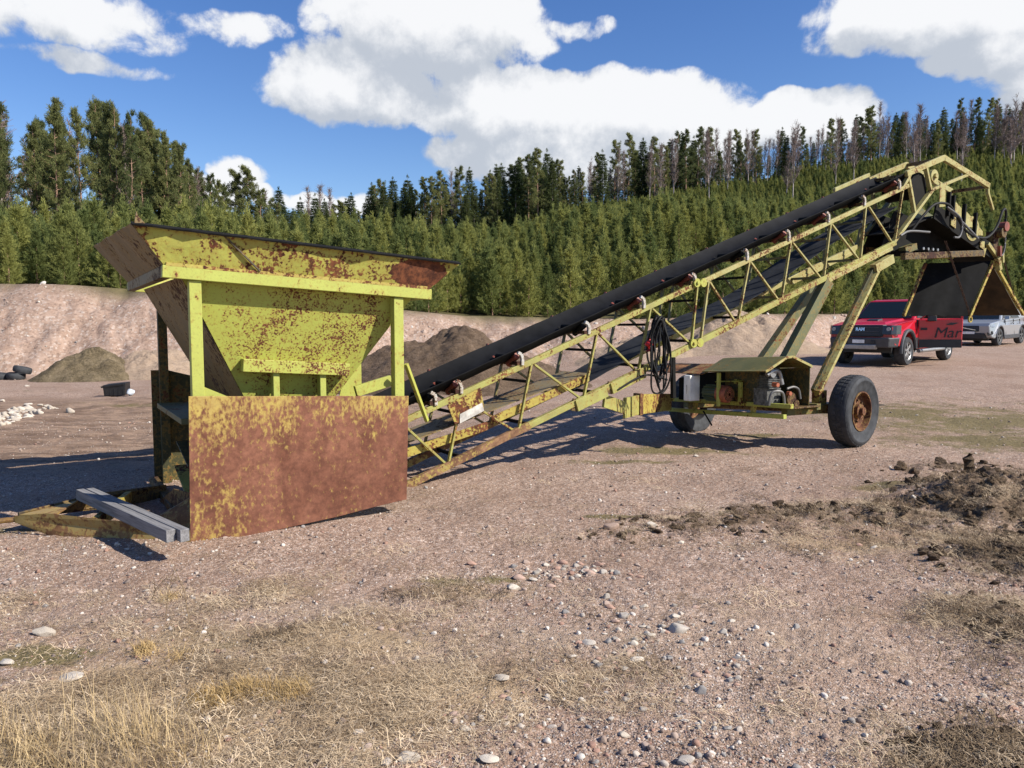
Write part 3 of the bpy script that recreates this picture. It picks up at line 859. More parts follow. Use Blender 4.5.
# name plate on the boom
mb = MB(); mb.plate([W(3.49, 6.955, .80), W(3.88, 6.955, .965), W(3.92, 6.955, .73), W(3.58, 6.955, .60)], .012, tuple(CD))
sg = part(mb, 'sign_plate', 'rust_yel', None, 0)
mb = MB(); mb.plate([W(3.63, 6.945, .70), W(3.89, 6.945, .805), W(3.915, 6.945, .72), W(3.63, 6.945, .605)], .006, tuple(CD)); part(mb, 'white_label', 'plate_white', sg, 0)

# ---- wheels and axle
def wheel(cen, ax, R_=.475, wd=.28, name='wheel'):
    cen = Vector(cen); ax = Vector(ax).normalized()        # ax points outward
    e = pgroup(name)
    prof = [(.26, -wd * .36), (.33, -wd * .47), (R_ * .90, -wd * .5), (R_ * .975, -wd * .40), (R_, -wd * .28), (R_, wd * .28), (R_ * .975, wd * .40), (R_ * .90, wd * .5), (R_ * .86, wd * .505), (R_ * .85, wd * .49), (.33, wd * .47), (.26, wd * .36)]
    mb = MB(); mb.lathe(prof, cen, ax, 56)
    ty = part(mb, 'tyre', 'tyre', e, 0)
    mb = MB()
    # shallow tread blocks round the crown
    a = ax.cross(ZD).normalized(); b = ax.cross(a)
    for k in range(44):
        t = 2 * math.pi * k / 44
        for off in (-.34, -.12, .12, .34):
            p = cen + (a * math.cos(t + off * .12) + b * math.sin(t + off * .12)) * (R_ - .004 - (.02 if abs(off) > .3 else 0)) + ax * wd * off
            rad = (p - cen - ax * wd * off).normalized(); tan = ax.cross(rad)
            mb.bar(p - tan * .023, p + tan * .023, wd * .17, .02, tuple(rad))
    part(mb, 'tread', 'tyre', ty, 0)
    mb = MB(); mb.lathe([(.27, wd * .30), (.265, wd * .42), (.25, wd * .42), (.235, wd * .15), (.19, wd * .10), (.10, wd * .16), (.10, wd * .12), (.19, wd * .06), (.24, wd * .05)], cen, ax, 40)
    rim = part(mb, 'rim', 'rust', e, 0)
    mb = MB(); mb.disc(cen + ax * wd * .2, ax, .10, wd * .3, 24); mb.disc(cen + ax * wd * .42, ax, .055, wd * .2, 18); part(mb, 'hub', 'rust', rim, .004)
    mb = MB()
    for k in range(8):
        t = 2 * math.pi * k / 8
        mb.disc(cen + (a * math.cos(t) + b * math.sin(t)) * .145 + ax * wd * .17, ax, .014, wd * .12, 6)
    part(mb, 'lug_nuts', 'darkrust', rim, 0)
    return e
NWc = W(9.25, 6.34, .47); FWc = W(8.86, 8.92, .365)
axd = (NWc - FWc).normalized(); axd.z = 0; axd.normalize()
wheel(NWc, axd); wheel(FWc, -axd)
mb = MB(); mb.tube([NWc - axd * .1, FWc + axd * .1], .06, 14); part(mb, 'axle', 'darkrust', None, 0)

# ---- drive platform (runs across, between the wheels)
def pl(s, c, dz=0.0):       # platform point; it leans a little to the far side
    return W(s, c, lerp(.60, .52, (c - 6.3) / 2.1) + dz)
mb = MB(); mb.bar(pl(7.95, 6.30), pl(7.95, 8.42), .06, .055)
plat = part(mb, 'drive_platform', 'lime')
mb = MB(); mb.bar(pl(7.90, 6.36, -.13), pl(7.90, 8.46, -.15), .06, .055); part(mb, 'platform_rail', 'lime', plat)
mb = MB(); mb.bar(pl(8.55, 6.36, -.04), pl(8.55, 8.42, -.04), .08, .08); part(mb, 'platform_rail', 'olive', plat)
for c in (6.9, 7.95):
    mb = MB(); mb.bar(pl(7.93, c, -.14), pl(7.95, c, -.02), .05, .06, tuple(SD)); part(mb, 'platform_strut', 'rust_yel', plat)
mb = MB(); mb.plate([pl(7.99, 6.34, -.03), pl(8.55, 6.34, -.03), pl(8.55, 8.40, -.03), pl(7.99, 8.40, -.03)], .02); part(mb, 'platform_deck', 'darkrust', plat)
mb = MB(); mb.bar(W(9.1, 6.55, .50), W(8.2, 6.62, .50), .10, .12); part(mb, 'axle_arm', 'olive', plat); mb = MB(); mb.bar(W(8.9, 8.45, .42), W(8.2, 8.40, .44), .10, .12); part(mb, 'axle_arm', 'olive', plat)
# draw beams from platform to the boom
mb = MB(); mb.plate([W(7.75, 8.30, .62), W(7.75, 8.30, .38), W(6.55, 7.6, .46), W(6.55, 7.6, .72)], .10, tuple(SD * -.5 + CD * .86)); part(mb, 'draw_beam', 'rust_yel', plat)
mb = MB(); mb.plate([W(6.55, 7.55, .73), W(6.55, 7.55, .46), W(6.2, 7.3, .50), W(5.55, 7.03, .68), W(5.62, 7.03, .80)], .02, tuple(SD * -.5 + CD * .86)); mb = MB(); mb.bar(W(6.6, 7.60, .585), W(6.05, 7.25, .60), .03, .25); mb.bar(W(6.07, 7.26, .60), W(5.55, 7.02, .735), .03, .15); part(mb, 'draw_plate', 'truss', plat, 0)
mb = MB(); mb.plate([W(6.55, 7.60, .73), W(6.55, 7.60, .45), W(6.62, 7.62, .45), W(6.62, 7.62, .73)], .14, tuple(CD)); part(mb, 'draw_collar', 'rust', plat)
# cover
zc = lambda c: lerp(0, -.10, (c - 6.4) / 1.9)
mb = MB()
prof = [(7.56, 1.045), (7.60, 1.055), (7.95, 1.21), (8.06, 1.215), (8.42, 1.09), (8.43, 1.07)]
ring = []
for c in (6.40, 7.45):
    ring.append([W(s, c, z + zc(c)) for s, z in prof])
for i in range(len(prof) - 1):
    mb.plate([ring[0][i], ring[0][i + 1], ring[1][i + 1], ring[1][i]], .014)
cov = part(mb, 'engine_cover', 'olive', None, 0)
mb = MB()
for i in range(len(prof) - 1):
    mb.bar(ring[0][i] - CD * .006, ring[0][i + 1] - CD * .006, .012, .03)
part(mb, 'cover_edge', 'pale', cov, 0)
mb = MB(); mb.plate([W(7.56, 7.45, .955), W(8.0, 7.45, 1.075), W(7.96, 8.60, 1.04), W(7.46, 8.60, .945)], .012); mb.plate([W(8.0, 7.45, 1.075), W(8.4, 7.45, .98), W(8.4, 8.60, .95), W(7.96, 8.60, 1.04)], .012); part(mb, 'cover_sheet', 'rustroof', cov, 0)
mb = MB(); mb.plate([W(8.43, 6.42, .55), W(8.43, 7.5, .50), W(8.43, 7.5, .99), W(8.43, 6.42, 1.07)], .012); part(mb, 'cover_wall', 'olive_shade', cov, 0)  # these inner walls are coloured dark for the shade under the cover
mb = MB(); mb.plate([W(7.95, 6.80, .58), W(7.95, 6.80, 1.14), W(7.95, 7.40, 1.10), W(7.95, 7.40, .56)], .012); part(mb, 'cover_wall', 'olive_shade', cov, 0)
mb = MB(); mb.plate([W(8.44, 7.5, .50), W(8.44, 8.36, .46), W(8.44, 8.36, .90), W(8.44, 7.5, .97)], .012); part(mb, 'cover_wall', 'dark', cov, 0)
for c in (7.21, 8.08):
    mb = MB(); mb.bar(W(7.62, c, .56 - .02), W(7.62, c, 1.03 + zc(c)), .04, .04, tuple(SD)); part(mb, 'cover_post', 'lime', cov)
mb = MB(); mb.bar(W(7.9, 7.09, .56), W(7.9, 7.09, .86), .05, .04, tuple(SD)); mb.bar(W(7.9, 7.18, .86), W(8.4, 7.18, .88), .06, .06); mb.plate([W(7.85, 7.1, .87), W(8.3, 7.1, .89), W(8.3, 7.5, .86), W(7.85, 7.5, .84)], .015); part(mb, 'inner_bracket', 'lime', cov)
# control box, motor, engine
mb = MB(); p = W(7.58, 7.66, .58); q = W(7.58, 7.66, .93)
mb.bar(p, q, .19, .12, tuple(CD)); cb = part(mb, 'control_box', 'white', None, .012)
mb = MB(); mb.bar(W(7.51, 7.66, .68), W(7.51, 7.66, .68) + ZD * .12, .06, .02, tuple(CD)); part(mb, 'box_cover', 'plate_white', cb)
mb = MB(); mb.bar(W(7.85, 8.05, .55), W(7.85, 8.05, .86), .14, .14, tuple(CD)); part(mb, 'switch_case', 'dark')
mc = W(7.72, 7.24, .70)
mb = MB(); mb.tube([mc + CD * .30 + SD * .03, mc + CD * .02], .095, 20)
for k in range(14):
    t = 2 * math.pi * k / 14
    rd = SD * math.cos(t) + ZD * math.sin(t)
    mb.bar(mc + rd * .10 + CD * .05, mc + rd * .10 + CD * .27, .006, .03, tuple(rd))
mot = part(mb, 'electric_motor', 'motor_green', None, 0)
mb = MB(); mb.lathe([(.02, -.13), (.095, -.125), (.115, -.10), (.118, .03), (.10, .03), (.02, .02)], mc, CD, 28, False); fan = part(mb, 'fan_cowl', 'motor_red', mot, 0)
mb = MB()
for r_ in (.035, .06, .085):
    mb.lathe([(r_, -.136), (r_ + .006, -.136), (r_ + .006, -.120), (r_, -.120)], mc, CD, 24)
part(mb, 'fan_grille', 'darkrust', fan, 0)
eng = MB(); e0 = W(8.05, 6.75, .56)
eng.bar(W(8.02, 6.75, .58), W(8.02, 6.75, .80), .26, .22, tuple(CD)); eng.bar(W(7.98, 6.70, .80), W(7.98, 6.70, .97), .17, .15, tuple(CD))
for k in range(7):
    eng.bar(W(7.98, 6.70, .80 + k * .022), W(7.98, 6.70, .808 + k * .022), .22, .19, tuple(CD))
eg = part(eng, 'engine', 'alu', None, .006)
mb = MB(); mb.hose([W(7.85, 6.62, .98), W(7.95, 6.6, 1.03), W(8.08, 6.62, 1.0), W(8.14, 6.62, .85)], .032, 10); mb.disc(W(7.93, 6.62, 1.0), CD, .055, .08, 14); part(mb, 'air_intake', 'steel', eg, 0)
mb = MB(); mb.disc(W(8.22, 6.55, .66), CD, .085, .06, 20); mb.disc(W(8.30, 6.55, .60), CD, .05, .09, 16); part(mb, 'pulley', 'darkrust', eg, 0)
mb = MB(); mb.hose([W(7.82, 6.55, .60), W(7.84, 6.53, .75), W(7.92, 6.5, .78), W(8.02, 6.5, .74), W(8.06, 6.5, .58)], .018, 8); mb.hose([W(8.12, 6.52, .80), W(8.22, 6.5, .82), W(8.32, 6.5, .78), W(8.36, 6.5, .66)], .016, 8); part(mb, 'fuel_pipe', 'trim_pipe', eg, 0)
mb = MB(); mb.disc(W(7.9, 6.52, .86), CD, .03, .08, 12); mb.disc(W(8.14, 6.5, .74), CD, .028, .05, 10); part(mb, 'valve', 'motor_red', eg, 0)
mb = MB()
for c in (7.25, 7.40, 7.52):
    mb = MB(); mb.tube([W(7.95, c, .57), W(7.95, c, .70)], .03, 10); part(mb, 'valve', 'darkrust', plat, 0)

mb = MB(); mb.tube([W(7.8, 7.65, .42), W(7.6, 7.3, .28)], .012, 6); part(mb, 'crank_rod', 'dark', plat, 0)

# ---- legs
mb = MB(); mb.bar(W(8.90, 6.64, .72), W(10.71, 7.0, 2.50), .09, .05); sl_ = part(mb, 'support_leg', 'pale'); mb = MB(); mb.bar(W(8.82, 6.66, .73), W(10.63, 7.02, 2.50), .05, .07); part(mb, 'leg_shade_side', 'olive_shade', sl_)  # second bar is a dark strip painted as the leg's shaded side
mb = MB(); mb.bar(W(10.55, 6.985, 2.44), W(10.98, 6.985, 2.61), .10, .13); part(mb, 'leg_bracket', 'pale')
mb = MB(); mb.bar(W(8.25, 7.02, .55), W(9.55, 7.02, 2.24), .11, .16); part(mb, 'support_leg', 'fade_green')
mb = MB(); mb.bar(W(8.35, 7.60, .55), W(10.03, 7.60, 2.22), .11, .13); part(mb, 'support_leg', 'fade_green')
mb = MB(); mb.bar(W(8.90, 6.62, .74), W(8.90, 6.62, .56), .16, .12, tuple(CD)); part(mb, 'leg_shoe', 'rust_yel')

# ---- cable coil hung on the boom
mb = MB()
rs = random.Random(3)
hc = W(6.26, 6.93, 1.46)
for k in range(9):
    pts = []; n = 40
    rx = .075 + rs.uniform(-.025, .045); rz = .40 + rs.uniform(-.12, .06); dz = -rz + .24 + rs.uniform(-.03, .03)
    off = rs.uniform(-.06, .06); ph = rs.uniform(0, 6)
    for i in range(n + 1):
        t = 2 * math.pi * i / n
        wob = 1 + .18 * math.sin(2 * t + ph)
        pts.append(hc + SD * (off + rx * wob * math.sin(t) * (1.15 - .3 * math.cos(t))) + ZD * (dz + rz * math.cos(t)) - CD * (.01 + .012 * k + .02 * math.sin(3 * t + ph)))
    mb.tube(pts, .011, 6)
cc = part(mb, 'cable_coil', 'cable', None, 0)
mb = MB(); mb.tube([W(6.12, 6.90, 1.30), W(6.12, 6.90, 1.38), W(6.13, 6.90, 1.42), W(6.13, 6.90, 1.46)], [.045, .05, .035, .03], 12); part(mb, 'plug', 'red', cc, 0)
mb = MB(); mb.hose([W(6.13, 6.9, 1.46), W(6.16, 6.88, 1.60), W(6.24, 6.9, 1.66), W(6.30, 6.9, 1.62)], .012, 6); mb.hose([W(5.7, 6.95, .86), W(5.95, 6.93, .98), W(6.15, 6.93, 1.02), W(6.45, 6.93, .95)], .012, 6); part(mb, 'loose_cable', 'cable', cc, 0)
mb = MB(); mb.bar(W(6.58, 6.96, .72), W(6.56, 6.96, 1.22), .05, .05, tuple(CD)); part(mb, 'cable_hanger', 'dark', cc)

# ---- discharge head
def head_side(c, near):
    mb = MB()
    mb.bar(W(11.30, c, 3.90), W(12.30, c, 4.255), .055, .085); mb.bar(W(12.28, c, 4.25), W(13.66, c, 3.94), .055, .085)
    h = part(mb, 'head_frame', 'pale')
    for a, b, wd in (((11.36, 3.88), (11.57, 3.34), .055), ((11.82, 4.05), (11.97, 3.72), .06), ((11.04, 2.86), (12.03, 3.745), .075), ((12.01, 3.73), (13.02, 4.065), .06), ((13.64, 3.95), (13.66, 3.80), .05), ((13.65, 3.84), (13.84, 3.56), .045), ((11.22, 3.68), (11.40, 3.90), .06)):
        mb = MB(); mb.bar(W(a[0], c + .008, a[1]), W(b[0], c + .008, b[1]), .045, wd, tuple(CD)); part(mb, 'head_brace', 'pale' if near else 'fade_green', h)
    return h
head_side(NCt, True); head_side(FCt, False)
for s, z in ((13.64, 3.93), (12.29, 4.24), (11.40, 3.9)):
    mb = MB(); mb.bar(W(s, NCt + .03, z), W(s, FCt - .03, z), .05, .05); part(mb, 'head_tie', 'darkrust')
# head drum with its bearing
mb = MB(); mb.tube([W(11.75, 7.06, 3.78), W(11.75, 7.56, 3.78)], .20, 30); dr = part(mb, 'head_drum', 'dark', None, 0)
mb = MB(); mb.disc(W(12.08, 7.03, 3.95), CD, .10, .05, 20); mb.disc(W(12.08, 7.00, 3.95), CD, .04, .06, 12); part(mb, 'drive_pulley', 'pale', dr, 0)
mb = MB(); mb.plate([W(11.42, 7.05, 3.82), W(11.84, 7.05, 3.96), W(11.95, 7.05, 3.66), W(11.60, 7.05, 3.40)], .012); part(mb, 'side_shield', 'dark', dr, 0)
# sloping hood that catches the throw: two side boards, back board, ribs
def hs(s): return lerp(3.55, 2.88, (s - 12.12) / 2.0)
for c, m_ in ((7.0, 'dark'), (7.66, 'darkrust')):
    mb = MB(); mb.bar(W(12.10, c, 3.40), W(14.05, c, 2.80), .03, .24)
    hd = part(mb, 'hood_side', m_)
    if c < 7.3:
        for s0, s1, dz in ((12.18, 12.34, .34), (12.62, 12.82, .22), (12.95, 13.16, .20), (13.28, 13.5, .12)):
            mb = MB(); mb.plate([W(s0, c - .02, hs(s0) + dz), W(s1, c - .02, hs(s1) + dz - .03), W(s1 + .01, c - .02, hs(s1) + .02), W(s0 + .01, c - .02, hs(s0) - .06)], .012, tuple(CD)); part(mb, 'hood_plate', 'pale', hd, 0)
        for s0 in (12.42, 12.55, 12.88, 13.22):
            mb = MB(); mb.bar(W(s0, c - .03, hs(s0) - .10), W(s0 + .02, c - .03, hs(s0) + .28), .04, .06, tuple(CD)); part(mb, 'hood_rib', 'dark', hd)
        for s0, s1 in ((12.52, 12.66), (13.42, 13.55)):
            mb = MB(); mb.plate([W(s0, c - .03, hs(s0) - .20), W(s1, c - .03, hs(s1) - .20), W(s1, c - .03, hs(s1) - .06), W(s0, c - .03, hs(s0) - .10)], .012, tuple(CD)); part(mb, 'hood_patch', 'pale', hd, 0)
        mb = MB(); mb.bar(W(13.62, c - .04, 2.98), W(14.02, c - .04, 2.72), .06, .06); part(mb, 'hood_foot', 'pale', hd)
        mb = MB(); mb.plate([W(13.40, c - .03, 2.80), W(13.56, c - .03, 2.75), W(13.62, c - .03, 2.92)], .012, tuple(CD)); part(mb, 'hood_patch', 'pale', hd, 0)
mb = MB(); mb.plate([W(12.05, 7.02, 3.30), W(14.0, 7.02, 2.72), W(14.0, 7.64, 2.72), W(12.05, 7.64, 3.30)], .014); part(mb, 'hood_floor', 'dark', None, 0)
for c in (7.30, 7.60):
    mb = MB(); mb.plate([W(11.15, c, 2.74), W(13.7, c, 2.82), W(13.8, c, 2.9), W(12.1, c, 3.32), W(11.5, c, 3.40)], .014, tuple(CD)); part(mb, 'dark_infill', 'dark', None, 0)  # dark infill plates closing the open gap under the head
mb = MB(); mb.plate([W(12.55, 7.64, 3.3), W(13.9, 7.64, 2.85), W(13.9, 7.64, 3.15), W(13.55, 7.64, 3.38), W(12.6, 7.64, 3.65)], .014); hb = part(mb, 'hood_back', 'fade_green', None, 0)
# gear drum on the hood
mb = MB(); mb.tube([W(13.25, 7.02, 3.20), W(13.25, 7.45, 3.20)], .17, 26); mb.lathe([(.15, -.02), (.185, -.02), (.185, .03), (.15, .03)], W(13.22, 7.0, 3.20), CD, 26); gd = part(mb, 'gear_drum', 'olive', None, 0)
mb = MB(); mb.lathe([(.165, -.015), (.20, -.015), (.20, .02), (.165, .02)], W(13.18, 6.99, 3.20), CD, 26); part(mb, 'drum_flange', 'pale', gd, 0)
# underside beams
mb = MB(); mb.bar(W(11.30, 7.0, 2.66), W(13.55, 7.0, 2.82), .08, .10); part(mb, 'under_beam', 'darkrust')
mb = MB(); mb.bar(W(11.25, 7.62, 2.80), W(13.6, 7.62, 2.85), .08, .10); part(mb, 'under_beam', 'darkrust')
for s, z, m_ in ((11.5, 2.72, 'dark'), (12.1, 2.76, 'dark'), (12.75, 2.74, 'lime'), (13.4, 2.80, 'pale')):
    mb = MB(); mb.bar(W(s, 7.05, z), W(s, 7.58, z + .03), .09, .08); part(mb, 'under_tie', m_)
mb = MB(); mb.plate([W(11.2, 7.08, 3.02), W(12.2, 7.08, 3.34), W(12.2, 7.56, 3.34), W(11.2, 7.56, 3.02)], .02); part(mb, 'under_plate', 'dark', None, 0)
mb = MB()
for k in range(4):
    mb = MB(); mb.disc(W(11.75 + k * .13, 6.95, 2.80), CD, .022, .02, 10); part(mb, 'bolt', 'steel', None, 0)
mb = MB(); mb.bar(W(11.6, 7.2, 2.78), W(11.9, 7.2, 2.86), .12, .10); part(mb, 'clamp_block', 'fade_green', None, 0)
# right end gear: gearbox and shackles
mb = MB(); mb.bar(W(13.95, 7.05, 2.75), W(13.95, 7.05, 3.20), .16, .14, tuple(CD)); mb.disc(W(13.98, 6.93, 3.18), CD, .09, .12, 18); gb = part(mb, 'gearbox', 'darkrust', None, .006)
mb = MB(); mb.disc(W(14.02, 6.90, 3.28), CD, .08, .10, 16); part(mb, 'gear_cap', 'roller', gb, 0); mb = MB(); mb.bar(W(13.92, 6.9, 2.78), W(13.90, 6.9, 2.95), .05, .05, tuple(CD)); part(mb, 'gear_cap', 'roller', gb, 0)
mb = MB(); mb.bar(W(14.1, 6.93, 2.68), W(14.06, 6.93, 2.95), .05, .03, tuple(CD)); mb.bar(W(13.98, 6.93, 2.55), W(13.9, 6.93, 2.75), .08, .08, tuple(CD)); part(mb, 'shackle', 'pale', gb)
# hose
mb = MB(); mb.hose([W(11.42, 6.95, 3.05), W(11.62, 6.9, 3.28), W(11.9, 6.88, 3.48), W(12.25, 6.87, 3.50), W(12.5, 6.86, 3.32), W(12.75, 6.86, 3.14), W(13.05, 6.85, 3.05), W(13.4, 6.85, 3.06), W(13.68, 6.85, 3.25), W(13.86, 6.86, 3.52), W(14.0, 6.88, 3.56), W(14.06, 6.9, 3.45), W(14.05, 6.9, 3.33)], .02, 8)
ho = part(mb, 'hydraulic_hose', 'cable', None, 0)
mb = MB(); mb.hose([W(12.2, 6.86, 3.46), W(12.5, 6.84, 3.34), W(12.62, 6.84, 3.2), W(12.55, 6.84, 3.02), W(12.4, 6.84, 3.0)], .016, 8); mb.hose([W(12.25, 6.87, 3.44), W(12.75, 6.85, 3.20), W(13.1, 6.84, 3.02)], .018, 8); mb.hose([W(14.05, 6.9, 3.2), W(14.08, 6.9, 3.0), W(14.02, 6.9, 2.82), W(13.92, 6.9, 2.78)], .014, 8); part(mb, 'hose_branch', 'hose', ho, 0)
mb = MB(); mb.hose([W(11.12, 6.94, 2.96), W(11.36, 6.94, 3.04), W(11.9, 6.95, 3.06)], .018, 8); part(mb, 'hose_branch', 'hose', ho, 0)

# ---- tent shaped splitter under the head
apn, apf = W(13.88, 7.0, 2.70), W(13.62, 7.66, 2.70)
blN, brN = W(13.22, 7.0, 1.76), W(14.98, 7.0, 1.80)
blF, brF = W(12.32, 7.60, 1.77), W(14.75, 7.66, 1.80)
tl = W(12.90, 7.60, 2.66)
n_ = 16; mbf = MB(); rows = []
rs = random.Random(5)
for j in range(9):
    v = j / 8; row = []
    for i in range(n_ + 1):
        u = i / n_
        p = apn.lerp(tl, u).lerp(blN.lerp(blF, u), v)
        nrm = (tl - apn).cross(blN - apn).normalized()
        p = p + nrm * .014 * math.sin(u * 9 + v * 2.5) * v + nrm * .006 * math.sin(u * 23 + 1 + v * 2) * v + ZD * (rs.uniform(-.012, .012) if j == 8 else 0)
        row.append(p)
    rows.append(row)
k = n_ + 1; vs_ = [p for r_ in rows for p in r_]; nn = (tl - apn).cross(blN - apn).normalized() * .012
N = len(vs_); vs_ += [p + nn for p in vs_]; fs = []
for j in range(8):
    for i in range(n_):
        q = (j * k + i, j * k + i + 1, (j + 1) * k + i + 1, (j + 1) * k + i); fs.append(q); fs.append(tuple(N + v for v in reversed(q)))
for i in range(n_):
    fs.append((8 * k + i, 8 * k + i + 1, N + 8 * k + i + 1, N + 8 * k + i)); fs.append((i, i + 1, N + i + 1, N + i))
for j in range(8):
    fs.append((j * k, (j + 1) * k, N + (j + 1) * k, N + j * k)); fs.append((j * k + n_, (j + 1) * k + n_, N + (j + 1) * k + n_, N + j * k + n_))
mbf.add(vs_, fs, True)
spl = part(mbf, 'splitter_flap', 'flap', None, 0)
mb = MB(); mb.plate([apn + CD * .03, brN + CD * .03, brF, apf], .02); part(mb, 'splitter_board', 'splitter', spl, 0)
mb = MB(); mb.plate([apf, blN.lerp(blF, .9), brF], .02); part(mb, 'splitter_board', 'splitter', spl, 0)
for a, b, m_ in ((apn, blN, 'rust_yel'), (apn, brN, 'rust_yel'), (tl, blF, 'rust_yel')):
    mb = MB(); mb.bar(a - CD * .02, b - CD * .02, .05, .045, tuple(CD)); part(mb, 'splitter_iron', m_, spl)
mb = MB(); mb.lathe([(.035, -.012), (.055, -.012), (.055, .012), (.035, .012)], blN - ZD * .05 - CD * .03, CD, 14); part(mb, 'hook', 'rust_yel', spl, 0)
def chain(a, b, name='chain'):
    mb = MB(); L = (b - a).length; n = int(L / .055); d = (b - a) / n
    for i in range(n):
        p, q = a + d * i, a + d * (i + 1.25)
        up = CD if i % 2 else SD
        s = d.normalized().cross(up).normalized()
        mb.tube([p + s * .012, q + s * .012], .007, 5); mb.tube([p - s * .012, q - s * .012], .007, 5)
    return part(mb, name, 'chain', None, 0)
chain(W(12.35, 6.95, 2.95), W(13.16, 6.95, 1.80))
chain(W(14.15, 6.95, 2.75), W(14.6, 6.97, 2.1))

# ---- the two timbers lying over the skid
def plank(a, b, wd, ht, label):
    d = (b - a); L = d.length
    mb = MB(); mb.box((-L / 2, -wd / 2, -ht / 2), (L / 2, wd / 2, ht / 2))
    ob = mb.build('timber', M['wood'], None, None, .004)
    s = d.normalized(); y = ZD.cross(s).normalized(); z = s.cross(y)
    ob.matrix_world = Matrix(((s.x, y.x, z.x, 0), (s.y, y.y, z.y, 0), (s.z, y.z, z.z, 0), (0, 0, 0, 1)))
    ob.location = (a + b) / 2
    return tag(ob, label, 'timber', 'grey timbers on the tow skid')
def at_z(px, py, z):
    x, y = gpix(px, py, z); return Vector((x, y, z))
a1, b1 = at_z(80, 494, .20), at_z(171, 536, .20)
plank(a1, b1, .062, .085, 'weathered grey timber in front of its pair, lying across the rusty skid')
off = (b1 - a1).normalized().cross(ZD) * -.070
plank(a1 + off + (b1 - a1) * .01, b1 + off + (b1 - a1) * .03, .062, .085, 'weathered grey timber lying directly behind the front timber on the skid')

# PART2
# ------------------------------------------------------------------ trees
def leaf_mat(name, c1, c2, trans=.35):
    m = bpy.data.materials.new(name); m.use_nodes = True; m.node_tree.nodes.clear()
    t = NT(m.node_tree); out = t.n('ShaderNodeOutputMaterial')
    oi = t.n('ShaderNodeObjectInfo')
    pos = t.n('ShaderNodeNewGeometry').outputs['Position']
    n1 = t.noise(pos, 1.1, 3, .6)
    f = t.math('ADD', t.math('MULTIPLY', oi.outputs['Random'], .6), t.math('MULTIPLY', n1, .5))
    c = t.mix(t.smooth(f, .2, .85), c1, c2)
    d = t.n('ShaderNodeBsdfDiffuse'); t.link(c, d.inputs['Color'])
    tr = t.n('ShaderNodeBsdfTranslucent'); t.link(c, tr.inputs['Color'])
    mx = t.n('ShaderNodeMixShader'); mx.inputs[0].default_value = trans
    t.link(d.outputs[0], mx.inputs[1]); t.link(tr.outputs[0], mx.inputs[2]); t.link(mx.outputs[0], out.inputs['Surface'])
    return m
M['young'] = leaf_mat('young_pine_needles', (.150, .185, .066), (.32, .325, .10), .45)
M['pine'] = leaf_mat('pine_needles', (.115, .138, .058), (.225, .235, .092), .42)
M['spruce'] = leaf_mat('spruce_needles', (.055, .078, .032), (.105, .125, .050))
M['bark'] = simple('pine_bark', (.27, .165, .11), .9, 0, .5, 9)
M['bark_grey'] = simple('grey_bark', (.17, .145, .13), .9, 0, .4, 9)
M['birch'] = simple('birch_bark', (.36, .31, .28), .8, 0, .5, 14)
M['twig'] = simple('birch_twigs', (.20, .145, .125), .9, 0, .3)

def needle_mesh(cen, dr, n_per, ln, wd, rg, spread=.8, up=.25):
    """cen, dr: (k,3) clump centres and growth directions; returns verts, faces of many slim needle sprays"""
    cen = np.repeat(cen, n_per, 0); dr = np.repeat(dr, n_per, 0)
    k = len(cen)
    d = dr + rg.normal(0, spread, (k, 3)); d[:, 2] += up
    d /= np.linalg.norm(d, axis=1, keepdims=True)
    s = np.cross(d, rg.normal(0, 1, (k, 3))); s /= np.linalg.norm(s, axis=1, keepdims=True)
    L = ln * rg.uniform(.6, 1.25, (k, 1)); Wd = wd * rg.uniform(.7, 1.3, (k, 1))
    p0 = cen + rg.normal(0, ln * .25, (k, 3))
    v = np.stack([p0 - s * Wd * .3, p0 + s * Wd * .3, p0 + d * L * .6 + s * Wd * .5, p0 + d * L, p0 + d * L * .6 - s * Wd * .5], 1).reshape(-1, 3)
    f = np.arange(k * 5).reshape(-1, 5)
    return v, f
def np_mesh(name, v, f, mats, mi=None):
    me = bpy.data.meshes.new(name)
    me.vertices.add(len(v)); me.vertices.foreach_set('co', np.asarray(v, np.float32).ravel())
    nl = sum(len(a) * a.shape[1] for a in f); npoly = sum(len(a) for a in f)
    me.loops.add(nl); me.loops.foreach_set('vertex_index', np.concatenate([a.ravel() for a in f]).astype(np.int32))
    tot = np.concatenate([np.full(len(a), a.shape[1], np.int32) for a in f]); st = np.concatenate([[0], np.cumsum(tot)[:-1]]).astype(np.int32)
    me.polygons.add(npoly); me.polygons.foreach_set('loop_start', st); me.polygons.foreach_set('loop_total', tot)
    if mi is not None:
        me.polygons.foreach_set('material_index', np.asarray(mi, np.int32))
    for m in mats: me.materials.append(m)
    me.update(calc_edges=True); me.validate()
    return me
def limbs_mesh(name, mat, limbs):
    """limbs: list of (points, radii)"""
    mb = MB()
    for pts, rs_ in limbs:
        mb.tube(pts, rs_, 5 if rs_[0] < .05 else 8, False)
    me = bpy.data.meshes.new(name); me.from_pydata([tuple(p) for p in mb.v], [], mb.f)
    me.polygons.foreach_set('use_smooth', [True] * len(mb.f)); me.materials.append(mat)
    return me
def trunk_pts(h, lean, rg, n=8):
    ph = rg.uniform(0, 6.28); return [Vector((lean * math.cos(ph) * (i / n) ** 1.5 + .02 * h * .25 * math.sin(i * 1.3 + ph) * (i / n), lean * math.sin(ph) * (i / n) ** 1.5, h * i / n - .15)) for i in range(n + 1)]
def at_h(tp, h, z):
    n = len(tp) - 1; t = min(max(z / h * n, 0), n - 1e-6); i = int(t); return tp[i].lerp(tp[i + 1], t - i)
